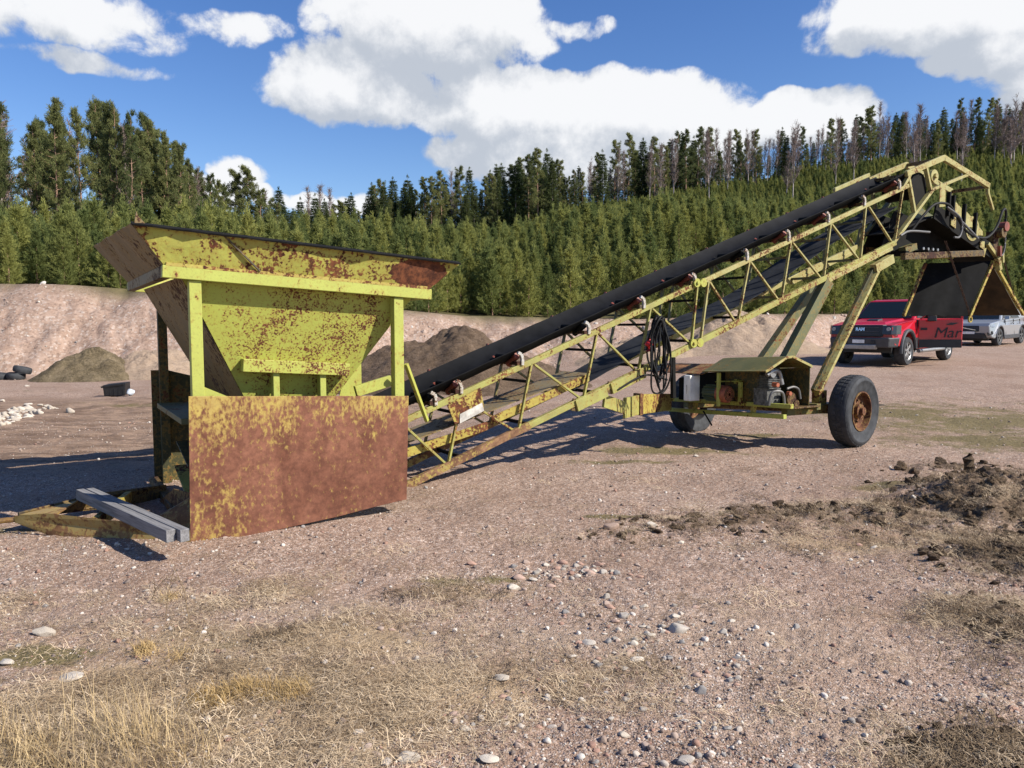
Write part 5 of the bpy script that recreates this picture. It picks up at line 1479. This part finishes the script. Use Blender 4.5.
scatter('gravel', np.column_stack([P, z]), np.column_stack([pg.uniform(-.4, .4, (n, 2)), pg.uniform(0, 6.28, n)]), np.column_stack([sz, sz * pg.uniform(.7, 1, n), sz]), pebs, 'loose pinkish grey pebbles spread over the yard', 'gravel')

P = np.column_stack([pg.uniform(-24, 22, 26000), pg.uniform(22, 40, 26000)])
t_ = (P[:, 1] - np.interp(P[:, 0], BX, BF)) / np.interp(P[:, 0], BX, BR)
pr = ((t_ > -.35) & (t_ < 1.0)) * (.12 + .9 * np.clip(fbm(P[:, 0] * .5, P[:, 1] * .5, 3, 63.0) - .05, 0, 1))
P = P[pg.random(len(P)) < pr]; n = len(P); sz = np.minimum(.018 + .03 * pg.pareto(2.6, n), .20)
scatter('bank_rubble', np.column_stack([P, hgt(P[:, 0], P[:, 1]) + sz * .1]), np.column_stack([pg.uniform(-.6, .6, (n, 2)), pg.uniform(0, 6.28, n)]), np.column_stack([sz, sz * pg.uniform(.6, 1, n), sz]), pebs, 'pale rubble scattered over the cut bank', 'rubble')

# ------------------------------------------------------------------ dry grass, clods
def blades(n, rad, hmin, hmax, lean, wd, seed, flat=False):
    rg = np.random.default_rng(seed); vs_ = []; fs = []
    for i in range(n):
        a = rg.uniform(0, 6.28); r = rad * math.sqrt(rg.random()); b = np.array([r * math.cos(a), r * math.sin(a), -.005])
        d = rg.uniform(0, 6.28); L = rg.uniform(hmin, hmax); ln = lean * rg.uniform(.3, 1.3); s = np.array([-math.sin(d), math.cos(d), 0]) * wd
        pts = []
        for t in (0, .4, .75, 1.0):
            if flat:
                p = b + np.array([math.cos(d + t * .9) * L * t, math.sin(d + t * .9) * L * t, .006 + .022 * math.sin(t * 3.0) * rg.uniform(.2, 1)])
            else:
                th_ = ln * t; p = b + np.array([math.cos(d) * math.sin(th_), math.sin(d) * math.sin(th_), math.cos(th_)]) * L * t
            pts.append(p)
        o = len(vs_)
        for k, p in enumerate(pts):
            w_ = 1 - .75 * k / 3; vs_ += [p - s * w_, p + s * w_]
        for k in range(3):
            fs.append((o + 2 * k, o + 2 * k + 1, o + 2 * k + 3, o + 2 * k + 2))
    return np.array(vs_), np.array(fs)
def straw_mat(name, c1, c2):
    m, t, b = new_mat(name); oi = t.n('ShaderNodeObjectInfo'); pos = t.n('ShaderNodeNewGeometry').outputs['Position']
    f = t.math('ADD', t.math('MULTIPLY', oi.outputs['Random'], .5), t.math('MULTIPLY', t.noise(pos, 60, 3, .7), .5))
    t.link(t.mix(t.smooth(f, .2, .8), c1, c2), b.inputs['Base Color']); b.inputs['Roughness'].default_value = .8; b.inputs['Specular IOR Level'].default_value = .2
    return m
M['straw'] = straw_mat('dry_grass', (.26, .175, .08), (.56, .42, .23))
M['litter'] = straw_mat('grass_litter', (.17, .11, .06), (.68, .53, .35))
M['gold'] = straw_mat('golden_grass', (.33, .21, .08), (.50, .35, .16))
M['root'] = straw_mat('dark_roots', (.05, .034, .022), (.24, .17, .10))
def kinds(name, specs, mat):
    return hidden_collection(name, [bpy.data.objects.new(name + '_kind', np_mesh(name, *(lambda q: (q[0], [q[1]]))(blades(*sp)), [mat])) for sp in specs])
k_tall = kinds('tall_grass', [(26, .09, .05, .20, 1.0, .0013, 1), (22, .08, .05, .16, 1.3, .0013, 2), (16, .09, .08, .26, .8, .0012, 3)], M['straw'])
k_gold = kinds('golden_tuft', [(90, .07, .04, .10, 1.4, .0014, 4), (80, .06, .04, .09, 1.6, .0014, 5)], M['gold'])
k_litter = kinds('grass_litter', [(60, .16, .05, .18, 0, .0014, 6, True), (50, .15, .04, .15, 0, .0016, 7, True), (44, .13, .03, .12, 0, .0014, 8, True)], M['litter'])
k_root = kinds('root_tangle', [(40, .13, .02, .07, 1.5, .0022, 9), (44, .12, .04, .13, 0, .0022, 10, True)], M['root'])
gg = np.random.default_rng(88)
def grass_on(name, n, maskf, coll, label, s0, s1, cat='grass', d0=2.2, d1=10, lift=0.0):
    P = spread(n, gg, d0, d1); m_ = maskf(P[:, 0], P[:, 1]); P = P[gg.random(len(P)) < m_]; k = len(P)
    sc_ = gg.uniform(s0, s1, k)
    return scatter(name, np.column_stack([P, hgt(P[:, 0], P[:, 1]) + lift]), np.column_stack([gg.normal(0, .12, (k, 2)), gg.uniform(0, 6.28, k)]), np.column_stack([sc_, sc_, sc_]), coll, label, cat)
def tall_mask(x, y):
    return np.clip(pm([(30, 762, .40, .22, .9), (105, 752, .32, .18, 1.0)], x, y) * (.4 + 1.2 * np.clip(fbm(x * 3, y * 3, 3, 71.) + .4, 0, 1)), 0, 1)
def gold_mask(x, y):
    return pm([(262, 694, .17, .07, 1.0), (212, 700, .08, .06, .9), (160, 650, .1, .05, .25), (140, 600, .25, .04, .2), (75, 560, .05, .03, .5)], x, y)
grass_on('dry_grass', 4200, tall_mask, k_tall, 'tall golden dry grass in the near left corner', .6, 1.15)
grass_on('golden_tufts', 14000, gold_mask, k_gold, 'low golden dry grass tufts in the left foreground', .6, 1.0)
grass_on('grass_litter', 15000, lambda x, y: np.clip(grass_mask(x, y) * np.clip(.45 + 2.6 * fbm(x * 2.2, y * 3.4, 4, 75., .6), .03, 1) + .015, 0, 1), k_litter, 'matted grey straw litter over the foreground', .5, 1.1, 'straw', 2.2, 9)
grass_on('dark_litter', 5000, lambda x, y: np.clip(grass_mask(x, y) * np.clip(-.2 - 2.4 * fbm(x * 1.7 + 3, y * 2.6, 4, 79., .6), 0, 1), 0, 1), k_root, 'patches of dark rotting litter and twigs in the dry grass', .5, 1.1, 'litter', 2.2, 7)
grass_on('root_tangle', 6000, lambda x, y: np.clip(sod_mask(x, y) * 1.1, 0, 1), k_root, 'tangled dark roots on the turned soil', .5, 1.2, 'roots', 2.2, 10, .01)
grass_on('sod_straw', 11000, lambda x, y: np.clip(sod_mask(x, y) * 1.3, 0, 1) * (fbm(x * 2, y * 2, 3, 73.) > -.1), k_litter, 'pale dead grass on the turned soil', .5, 1.0, 'straw', 2.2, 10, .02)
M['clod'] = dirt('soil_clod', [(.32, (.04, .027, .018)), (.5, (.125, .085, .055)), (.66, (.29, .21, .135))], 16.0)
clods = hidden_collection('clod_kinds', [bpy.data.objects.new('clod_kind', lump('clod', 1.0, 80 + i, M['clod'], .75, 4, 1.6)) for i in range(4)])
P = spread(26000, gg, 2.4, 9.5); m_ = sod_mask(P[:, 0], P[:, 1]); P = P[gg.random(len(P)) < np.clip(m_ * 1.0 - .06, 0, 1)]; k = len(P)
sz = np.minimum(.010 + .018 * gg.pareto(2.4, k), .009 * P[:, 1])
scatter('soil_clods', np.column_stack([P, hgt(P[:, 0], P[:, 1]) + sz * .2]), gg.uniform(-.7, .7, (k, 3)) + np.array([0, 0, 3]), np.column_stack([sz, sz * gg.uniform(.7, 1, k), sz * gg.uniform(.6, 1, k)]), clods, 'dark crumbly clods of dug-up turf', 'soil')
x, y = gpix(967, 500)
mb = MB(); mb.tube([(0, 0, -.05), (.01, 0, .07), (.0, .01, .14), (.015, 0, .19)], [.05, .045, .05, .02], 9)
stp = mb.build('stump', M['clod'], None, None, 0); stp.location = (x, y, hz(x, y)); tag(stp, 'short dark broken stump sticking out of the turned soil', 'stump')
# thin dry weed stalks
for i, (px, py, h) in enumerate(((165, 616, .28), (190, 622, .36), (150, 600, .15), (60, 560, .2), (700, 520, .12))):
    x, y = gpix(px, py); mb = MB(); ln = rt_.uniform(-.1, .12)
    mb.tube([(0, 0, -.02), (ln * .3, .01, h * .5), (ln, 0, h)], [.0025, .002, .001], 5)
    for k in range(4):
        t = .35 + .15 * k; a = k * 2.1; mb.tube([(ln * .6 * t, 0, h * t), (ln * .6 * t + .05 * math.cos(a), .05 * math.sin(a), h * t + .05)], [.0015, .0008], 4)
    o = mb.build('weed_stalk', M['root'], None, None, 0); o.location = (x, y, hz(x, y)); tag(o, 'thin dry weed stalk standing in the gravel', 'weed', 'dry weed stalks')
# ------------------------------------------------------------------ vehicles
def car_paint(name, c, metal=0.0, rough=.28):
    m, t, b = new_mat(name); co = obj_co(t)
    dust = t.smooth(t.noise(co, 3.5, 5, .7), .4, .75); s = t.n('ShaderNodeSeparateXYZ'); t.link(co, s.inputs[0])
    low = t.smooth(s.outputs[2], 1.1, .3)
    f = t.math('ADD', t.math('MULTIPLY', dust, .03), t.math('MULTIPLY', low, .16))
    t.link(t.mix(f, c, (.30, .23, .18)), b.inputs['Base Color'])
    b.inputs['Roughness'].default_value = rough; b.inputs['Metallic'].default_value = metal
    b.inputs['Coat Weight'].default_value = .25; b.inputs['Coat Roughness'].default_value = .12
    return m
M['car_red'] = car_paint('red_car_paint', (.44, .006, .018))
M['car_silver'] = car_paint('silver_car_paint', (.33, .35, .37), .35)
M['trim'] = simple('black_car_trim', (.018, .018, .02), .5)
M['trim_grey'] = simple('grey_bumper', (.05, .052, .057), .5)
M['chrome'] = simple('chrome', (.65, .65, .66), .25, .9)
M['lamp'] = simple('headlamp_glass', (.30, .33, .36), .12, .2)
M['lamp_dark'] = simple('dark_lamp', (.035, .038, .042), .2)
M['lamp_red'] = simple('tail_lamp', (.45, .02, .02), .2)
def glass_mat():
    m, t, b = new_mat('car_glass'); b.inputs['Base Color'].default_value = (.012, .017, .02, 1); b.inputs['Roughness'].default_value = .06; b.inputs['Specular IOR Level'].default_value = .35
    return m
M['glass'] = glass_mat()
def arc(cx, cz, r, a0, a1, n=12):
    return [(cx + r * math.cos(R(a0 + (a1 - a0) * i / n)), cz + r * math.sin(R(a0 + (a1 - a0) * i / n))) for i in range(n + 1)]
def side_solid(mb, prof, hw, taper=None):
    """extrude a side outline (x,z) to both sides; taper(x,z)->half width"""
    k = len(prof); f = taper or (lambda x, z: hw)
    a = [(x, -f(x, z), z) for x, z in prof]; b = [(x, f(x, z), z) for x, z in prof]
    mb.add(a + b, [tuple(range(k)), tuple(range(2 * k - 1, k - 1, -1))] + [(i, k + i, k + (i + 1) % k, (i + 1) % k) for i in range(k)])
    return mb
def vehicle(name, loc, fwd, label, cat, spec):
    e = empty(name, loc, math.atan2(fwd[1], fwd[0])); tag(e, label, cat)
    e.rotation_euler = (0, spec.get('pitch', 0), math.atan2(fwd[1], fwd[0]))
    return e
def cp(mb, name, mat, parent, bevel=.012):
    return mb.build(name, M[mat], parent, None, bevel)
def quad_panel(pts, t=.012):
    mb = MB(); mb.plate(pts, t); return mb
def road_wheel(e, x, y, r, wd, sgn, spokes, rimmat='steel'):
    w_ = empty('wheel', (0, 0, 0), 0, e); c = Vector((x, y, r)); ax = Vector((0, sgn, 0))
    mb = MB(); mb.lathe([(r * .58, -wd * .4), (r * .66, -wd * .5), (r * .92, -wd * .5), (r, -wd * .32), (r, wd * .32), (r * .92, wd * .5), (r * .66, wd * .5), (r * .60, wd * .38)], c, ax, 40); cp(mb, 'tyre', 'tyre', w_, 0)
    mb = MB(); mb.lathe([(r * .64, wd * .40), (r * .62, wd * .46), (r * .57, wd * .40), (r * .56, -wd * .2), (r * .62, -wd * .2)], c, ax, 36); rm = cp(mb, 'rim', rimmat, w_, 0)
    mb = MB()
    for k in range(spokes):
        t = 2 * math.pi * k / spokes + .3; d = Vector((math.cos(t), 0, math.sin(t)))
        mb.bar(c + ax * wd * .34, c + ax * wd * .38 + d * r * .60, r * .17, .03, tuple(ax))
    mb.disc(c + ax * wd * .36, ax, r * .16, .05, 16); cp(mb, 'spokes', rimmat, rm, .004)
    mb = MB(); mb.disc(c - ax * .01, ax, r * .55, .03, 24); cp(mb, 'brake_disc', 'trim', w_, 0)
    return w_
def lettering(txt, size, mat, parent, M4, name='lettering', ext=.004, shear=0.0, bold=0.0):
    cu = bpy.data.curves.new(name, 'FONT'); cu.body = txt; cu.size = size; cu.extrude = ext; cu.align_x = 'CENTER'; cu.align_y = 'CENTER'; cu.shear = shear; cu.offset = bold
    tmp = bpy.data.objects.new(name, cu); col.objects.link(tmp)
    me = bpy.data.meshes.new_from_object(tmp.evaluated_get(bpy.context.evaluated_depsgraph_get())); bpy.data.objects.remove(tmp)
    me.materials.clear(); me.materials.append(M[mat]); o = bpy.data.objects.new(name, me); col.objects.link(o); o.parent = parent; o.matrix_local = M4
    return o
def frame4(o, xa, ya):
    xa = Vector(xa).normalized(); ya = Vector(ya).normalized(); za = xa.cross(ya).normalized(); ya = za.cross(xa)
    return Matrix(((xa.x, ya.x, za.x, o[0]), (xa.y, ya.y, za.y, o[1]), (xa.z, ya.z, za.z, o[2]), (0, 0, 0, 1)))

# ---- red pickup
FWp = Vector((*dir_xy(905, 22.5), 0)); axr = Vector((.72, .694, 0)).normalized(); lf = Vector((axr.y, -axr.x, 0))
orig = FWp + axr * 1.785 - lf * .90
pk = vehicle('pickup_truck', (orig.x, orig.y, hz(orig.x, orig.y) + .0), (-axr.x, -axr.y), 'red pickup truck with black grille and grey bumpers, parked beside the silver car', 'pickup', {'pitch': .016})
wb = 1.785; r_ = .415
body = MB()
prof = [(2.62, .62), (2.74, .80), (2.74, 1.12), (2.62, 1.20), (1.9, 1.275), (1.22, 1.315), (1.0, 1.335), (-1.05, 1.36), (-2.92, 1.38), (-2.98, 1.30), (-2.98, .72), (-2.85, .62)]
low = [(-2.35, .58)] + arc(-wb, .45, .56, 168, 12) + [(-1.15, .46), (1.15, .46)] + arc(wb, .45, .56, 168, 12) + [(2.45, .60)]
tp_ = lambda x, z: .985 - .05 * max(0, z - 1.05) / .3 - (.10 * max(0, (x - 2.2) / .54) ** 1.5)
side_solid(body, prof + low, .98, tp_)
bd = cp(body, 'body', 'car_red', pk, .06)
mb = MB(); mb.hexa([(1.10, -.66, 1.30), (2.45, -.58, 1.21), (2.45, .58, 1.21), (1.10, .66, 1.30)], [(1.15, -.60, 1.375), (2.30, -.50, 1.275), (2.30, .50, 1.275), (1.15, .60, 1.375)]); hood = cp(mb, 'hood', 'car_red', pk, .03)
mb = MB(); mb.hexa([(1.62, -.20, 1.33), (1.95, -.17, 1.30), (1.95, .17, 1.30), (1.62, .20, 1.33)], [(1.65, -.18, 1.372), (1.90, -.15, 1.345), (1.90, .15, 1.345), (1.65, .18, 1.372)]); cp(mb, 'hood_scoop', 'trim', hood, .01)
# cab
cb_, ct_ = [(1.10, .90, 1.335), (-1.42, .90, 1.36)], [(.36, .70, 1.93), (-1.15, .70, 1.93)]
mb = MB(); mb.hexa([(-1.42, -.90, 1.35), (1.10, -.90, 1.32), (1.10, .90, 1.32), (-1.42, .90, 1.35)], [(-1.18, -.70, 1.92), (.34, -.70, 1.92), (.34, .70, 1.92), (-1.18, .70, 1.92)])
cab = cp(mb, 'cab', 'car_red', pk, .05)
mb = MB(); mb.hexa([(-1.15, -.66, 1.915), (.30, -.66, 1.915), (.30, .66, 1.915), (-1.15, .66, 1.915)], [(-1.0, -.56, 1.955), (.15, -.56, 1.955), (.15, .56, 1.955), (-1.0, .56, 1.955)]); cp(mb, 'roof', 'car_red', cab, .02)
def cabp(x, yk, t):     # point on cab side at height fraction t
    return lerp(.90, .70, t) * yk
fx = lambda t: lerp(1.10, .34, t)
quad_panel([(fx(.10) + .012, -.78, lerp(1.32, 1.92, .10)), (fx(.10) + .012, .78, lerp(1.32, 1.92, .10)), (fx(.93) + .012, .63, lerp(1.32, 1.92, .93)), (fx(.93) + .012, -.63, lerp(1.32, 1.92, .93))])
mb = quad_panel([(fx(.10) + .010, -.80, 1.388), (fx(.10) + .010, .80, 1.388), (fx(.93) + .010, .645, 1.883), (fx(.93) + .010, -.645, 1.883)]); cp(mb, 'windscreen', 'glass', cab, 0)
for sg in (-1, 1):
    for x0, x1, x0t, x1t in ((.86, -.02, .40, -.02), (-.10, -.90, -.10, -.86)):
        mb = quad_panel([(x0, sg * .892, 1.385), (x1, sg * .892, 1.385), (x1t, sg * .728, 1.865), (x0t, sg * .728, 1.865)]); cp(mb, 'side_window', 'glass', cab, 0)
    mb = quad_panel([(-.03, sg * .898, 1.385), (-.10, sg * .898, 1.385), (-.09, sg * .733, 1.86), (-.03, sg * .733, 1.86)], .014); cp(mb, 'door_pillar', 'trim', cab, 0)
    if sg > 0: pass
    else:
        mb = MB(); mb.bar((.92, sg * .95, 1.38), (.95, sg * 1.10, 1.42), .10, .08); mb.hexa([(.86, sg * 1.06 - .10, 1.36), (.98, sg * 1.06 - .10, 1.36), (.98, sg * 1.06 + .10, 1.36), (.86, sg * 1.06 + .10, 1.36)], [(.88, sg * 1.06 - .09, 1.60), (.98, sg * 1.06 - .09, 1.60), (.98, sg * 1.06 + .09, 1.60), (.88, sg * 1.06 + .09, 1.60)]); cp(mb, 'mirror', 'trim', pk, .02)
    # two-tone lower side, door gaps, handles, flares, running board
    mb = MB(); mb.hexa([(-1.20, sg * .983 - .01, .48), (1.20, sg * .983 - .01, .48), (1.20, sg * .983 + .01, .48), (-1.20, sg * .983 + .01, .48)], [(-1.20, sg * .985 - .01, .80), (1.20, sg * .985 - .01, .80), (1.20, sg * .985 + .01, .80), (-1.20, sg * .985 + .01, .80)]); cp(mb, 'sill_panel', 'trim', pk, .006)
    for x in (1.05, -.05, -1.15):
        mb = MB(); mb.bar((x, sg * .972, .62), (x, sg * .955, 1.33), .012, .05, (0, sg, 0)); cp(mb, 'door_gap', 'trim', pk, 0)
    for x in ((.10, -.98) if sg < 0 else (-.98,)):
        mb = MB(); mb.bar((x - .02, sg * .982, 1.16), (x + .16, sg * .982, 1.17), .05, .04); cp(mb, 'door_handle', 'trim', pk, .008)
    for x in (wb, -wb):
        pts = [(px_, sg * .985, pz_) for px_, pz_ in arc(x, .45, .575, -8, 188, 16)]
        mb = MB(); mb.tube(pts, .055, 8); cp(mb, 'wheel_flare', 'trim_grey', pk, 0)
    mb = MB(); mb.tube([(1.05, sg * 1.03, .40), (-1.15, sg * 1.03, .40)], .055, 10); cp(mb, 'running_board', 'steel', pk, 0)
    for x in (wb, -wb):
        road_wheel(pk, x, sg * .86, r_, .28, sg, 6, 'steel')
    # lamps
    hp = [(2.50, .60), (2.785, .60), (2.775, .86), (2.66, .955), (2.40, 1.0), (2.40, .88)]; k6 = len(hp)
    mb = MB(); mb.add([(x_, sg * y_, .92) for x_, y_ in hp] + [(x_ - .04, sg * (y_ - .01), 1.185) for x_, y_ in hp], [tuple(range(k6)), tuple(range(2 * k6 - 1, k6 - 1, -1))] + [(q, (q + 1) % k6, k6 + (q + 1) % k6, k6 + q) for q in range(k6)]); hl = cp(mb, 'headlight', 'lamp_dark', pk, .015)
    mb = MB(); mb.disc((2.755, sg * .78, 1.08), (1, 0, 0), .055, .06, 16); cp(mb, 'lens', 'lamp', hl, 0)
    mb = MB(); mb.hexa([(2.84, sg * .74 - .10, .72), (2.88, sg * .74 - .10, .72), (2.86, sg * .74 + .10, .72), (2.82, sg * .74 + .10, .72)], [(2.84, sg * .74 - .10, .80), (2.88, sg * .74 - .10, .80), (2.86, sg * .74 + .10, .80), (2.82, sg * .74 + .10, .80)]); cp(mb, 'fog_light', 'trim', pk, .005)
    mb = MB(); mb.box((-3.0, sg * .90 - .07, .95), (-2.90, sg * .90 + .075, 1.30)); cp(mb, 'tail_light', 'lamp_red', pk, .012)
# grille and bumper
mb = MB(); mb.hexa([(2.66, -.66, .86), (2.80, -.60, .86), (2.80, .60, .86), (2.66, .66, .86)], [(2.60, -.70, 1.20), (2.755, -.62, 1.20), (2.755, .62, 1.20), (2.60, .70, 1.20)]); gr = cp(mb, 'grille', 'trim', pk, .03)
for z in (.94, 1.01, 1.13):
    mb = MB(); mb.bar((2.802 - (z - .86) * .13, -.52, z), (2.802 - (z - .86) * .13, .52, z), .02, .022); cp(mb, 'grille_bar', 'trim_grey', gr, .004)
lettering('RAM', .125, 'chrome', gr, frame4((2.80, 0, 1.075), (0, 1, 0), (-.13, 0, 1)), 'grille_lettering', .006, 0, .006)
mb = MB(); mb.hexa([(2.45, -.95, .55), (2.86, -.82, .55), (2.86, .82, .55), (2.45, .95, .55)], [(2.45, -1.0, .84), (2.90, -.84, .84), (2.90, .84, .84), (2.45, 1.0, .84)]); bu = cp(mb, 'front_bumper', 'trim_grey', pk, .04)
mb = MB(); mb.hexa([(2.80, -.50, .50), (2.92, -.46, .50), (2.92, .46, .50), (2.80, .50, .50)], [(2.80, -.52, .64), (2.93, -.48, .64), (2.93, .48, .64), (2.80, .52, .64)]); cp(mb, 'skid_plate', 'steel', bu, .02)
mb = MB(); mb.box((2.905, -.17, .68), (2.915, .17, .78)); cp(mb, 'number_plate', 'white', bu, 0)
for sg in (-1, 1):
    mb = MB(); mb.box((2.88, sg * .40 - .06, .66), (2.912, sg * .40 + .06, .76)); cp(mb, 'tow_hook', 'trim', bu, .01)
mb = MB(); mb.box((-2.9, -.75, 1.381), (-1.5, .75, 1.40)); cp(mb, 'bed_cover', 'trim', pk, .01)
mb = MB(); mb.box((-3.12, -.9, .50), (-2.9, .9, .70)); cp(mb, 'rear_bumper', 'trim_grey', pk, .03)
mb = MB(); mb.box((-2.4, -.7, .38), (2.3, .7, .62)); cp(mb, 'chassis', 'trim', pk, 0)
# the driver's door stands open, its outer face turned to the front
Hd = Vector((1.02, .985, 0)); de = Vector((-.44, .90, 0)).normalized(); dn = Vector((de.y, -de.x, 0))
if dn.x < 0: dn = -dn
def dp(a, z, o=0.0): return Hd + de * a + dn * o + Vector((0, 0, z))
mb = MB(); mb.hexa([dp(.0, .50, -.10), dp(1.16, .50, -.10), dp(1.16, .50, 0), dp(.0, .50, 0)], [dp(.0, 1.34, -.12), dp(1.18, 1.36, -.12), dp(1.18, 1.36, -.03), dp(.0, 1.34, -.03)])
door = cp(mb, 'door', 'car_red', pk, .03)
mb = MB(); mb.plate([dp(.03, .50, .012), dp(1.15, .50, .012), dp(1.15, .74, .006), dp(.03, .74, .006)], .012); cp(mb, 'door_trim', 'trim', door, 0)
for a, b in (((.06, 1.34), (.66, 1.90)), ((.66, 1.90), (1.12, 1.90)), ((1.12, 1.90), (1.15, 1.35))):
    mb = MB(); mb.bar(dp(a[0], a[1], -.07), dp(b[0], b[1], -.07), .05, .05); cp(mb, 'window_frame', 'car_red', door, .006)
mb = MB(); mb.plate([dp(.12, 1.36, -.07), dp(1.12, 1.36, -.07), dp(1.10, 1.88, -.07), dp(.68, 1.88, -.07)], .01); cp(mb, 'side_window', 'glass', door, 0)
mb = MB(); mb.hexa([dp(.22, 1.28, .02), dp(.46, 1.28, .02), dp(.46, 1.28, .20), dp(.22, 1.28, .20)], [dp(.24, 1.52, .02), dp(.46, 1.52, .02), dp(.46, 1.52, .18), dp(.24, 1.52, .18)]); cp(mb, 'mirror', 'trim', door, .03)
mb = MB(); mb.plate([dp(.72, 1.17, .006), dp(.84, 1.235, .004), dp(1.06, 1.23, .004), dp(.90, 1.165, .006)], .03, tuple(dn)); cp(mb, 'door_handle', 'trim', door, .004)
lettering('Mar', .44, 'trim', door, frame4(dp(.76, .93, .012), de, (0, 0, 1)), 'door_lettering', .002, .22, 0.0)
mb = MB(); mb.plate([dp(.06, 1.02, .012), dp(.24, 1.02, .012), dp(.24, 1.09, .012), dp(.06, 1.09, .012)], .006, tuple(dn)); cp(mb, 'badge', 'trim', door, 0)
mb = MB(); mb.box((-.05, .955, .55), (.98, .992, 1.31)); cp(mb, 'door_opening', 'dark', pk, 0)  # near-black panel drawn for the dark inside of the open doorway

# ---- silver crossover
FWs = Vector((*dir_xy(996, 31.6), 0)); axs = Vector((.76, .65, 0)).normalized(); lf2 = Vector((axs.y, -axs.x, 0))
orig = FWs + axs * 1.35 - lf2 * .80
sv = vehicle('crossover_car', (orig.x, orig.y, hz(orig.x, orig.y)), (-axs.x, -axs.y), 'silver crossover car with dark grille, parked half hidden behind the red pickup', 'car', {'pitch': .02})
wb = 1.35; r_ = .36
prof = [(2.05, .36), (2.18, .55), (2.20, .82), (2.10, .93), (1.5, 1.01), (.95, 1.06), (-.6, 1.08), (-1.95, 1.14), (-2.16, 1.0), (-2.2, .60), (-2.05, .38)]
low = [(-1.85, .30)] + arc(-wb, .37, .43, 172, 8) + [(-.85, .26), (.85, .26)] + arc(wb, .37, .43, 172, 8) + [(1.85, .30)]
tp2 = lambda x, z: .93 - .06 * max(0, z - .8) / .3 - .16 * max(0, (abs(x) - 1.7) / .5) ** 2
mb = MB(); side_solid(mb, prof + low, .93, tp2); bd2 = cp(mb, 'body', 'car_silver', sv, .04)
mb = MB(); mb.hexa([(-2.0, -.84, 1.10), (1.05, -.84, 1.04), (1.05, .84, 1.04), (-2.0, .84, 1.10)], [(-1.45, -.60, 1.62), (.20, -.60, 1.62), (.20, .60, 1.62), (-1.45, .60, 1.62)]); cab2 = cp(mb, 'cabin', 'car_silver', sv, .06)
g = lambda t: (lerp(1.05, .20, t), lerp(.84, .60, t), lerp(1.04, 1.62, t))
a, b = g(.10), g(.92)
mb = quad_panel([(a[0] + .01, -a[1] + .08, a[2]), (a[0] + .01, a[1] - .08, a[2]), (b[0] + .01, b[1] - .06, b[2]), (b[0] + .01, -b[1] + .06, b[2])]); cp(mb, 'windscreen', 'glass', cab2, 0)
for sg in (-1, 1):
    for x0, x1, x0t, x1t in ((.78, -.28, .22, -.28), (-.34, -1.22, -.34, -1.10)):
        mb = quad_panel([(x0, sg * .822, 1.12), (x1, sg * .822, 1.12), (x1t, sg * .628, 1.57), (x0t, sg * .628, 1.57)]); cp(mb, 'side_window', 'glass', cab2, 0)
    mb = MB(); mb.hexa([(.66, sg * .97 - .09, 1.07), (.80, sg * .97 - .09, 1.07), (.80, sg * .97 + .09, 1.07), (.66, sg * .97 + .09, 1.07)], [(.68, sg * .97 - .09, 1.20), (.78, sg * .97 - .09, 1.20), (.78, sg * .97 + .09, 1.20), (.68, sg * .97 + .09, 1.20)]); cp(mb, 'mirror', 'car_silver', sv, .02)
    mb = MB(); mb.bar((-.9, sg * .935, .36), (.9, sg * .935, .36), .03, .16); cp(mb, 'sill_panel', 'trim_grey', sv, .008)
    for x in (.72, -.30, -1.10):
        mb = MB(); mb.bar((x, sg * .928, .45), (x, sg * .878, 1.07), .010, .03, (0, sg, 0)); cp(mb, 'door_gap', 'trim', sv, 0)
    for x in (-.20, -1.02):
        mb = MB(); mb.bar((x, sg * .925, .93), (x + .16, sg * .925, .94), .04, .03); cp(mb, 'door_handle', 'car_silver', sv, .006)
    for x in (wb, -wb):
        mb = MB(); mb.tube([(px_, sg * .915, pz_) for px_, pz_ in arc(x, .37, .445, 0, 180, 14)], .035, 8); cp(mb, 'wheel_flare', 'trim_grey', sv, 0)
        road_wheel(sv, x, sg * .80, r_, .23, sg, 5, 'alu')
    mb = MB(); mb.hexa([(1.95, sg * .68 - .20, .78), (2.19, sg * .62 - .16, .78), (2.12, sg * .70 + .10, .78), (1.88, sg * .76 + .12, .78)], [(1.92, sg * .68 - .20, .90), (2.13, sg * .62 - .16, .88), (2.08, sg * .70 + .10, .90), (1.82, sg * .76 + .11, .92)]); hl = cp(mb, 'headlight', 'lamp', sv, .012)
    mb = MB(); mb.bar((2.17, sg * .72, .50), (2.02, sg * .86, .56), .05, .14); cp(mb, 'air_inlet', 'trim', sv, .01)
    mb = MB(); mb.box((-2.15, sg * .78 - .06, .85), (-2.02, sg * .78 + .08, 1.12)); cp(mb, 'tail_light', 'lamp_red', sv, .012)
mb = MB(); mb.hexa([(2.12, -.42, .60), (2.225, -.40, .60), (2.225, .40, .60), (2.12, .42, .60)], [(2.10, -.44, .84), (2.20, -.42, .84), (2.20, .42, .84), (2.10, .44, .84)]); g2 = cp(mb, 'grille', 'trim', sv, .02)
mb = MB(); mb.bar((2.235, -.30, .78), (2.235, .30, .66), .012, .03); cp(mb, 'grille_bar', 'chrome', g2, .003)
mb = MB(); mb.hexa([(2.05, -.66, .30), (2.20, -.58, .30), (2.20, .58, .30), (2.05, .66, .30)], [(2.05, -.68, .52), (2.215, -.58, .52), (2.215, .58, .52), (2.05, .68, .52)]); b2 = cp(mb, 'front_bumper', 'trim', sv, .02)
mb = MB(); mb.box((2.215, -.26, .50), (2.235, .26, .60)); cp(mb, 'number_plate', 'white', b2, 0)
mb = MB(); mb.box((-1.9, -.65, .22), (1.9, .65, .42)); cp(mb, 'chassis', 'trim', sv, 0)
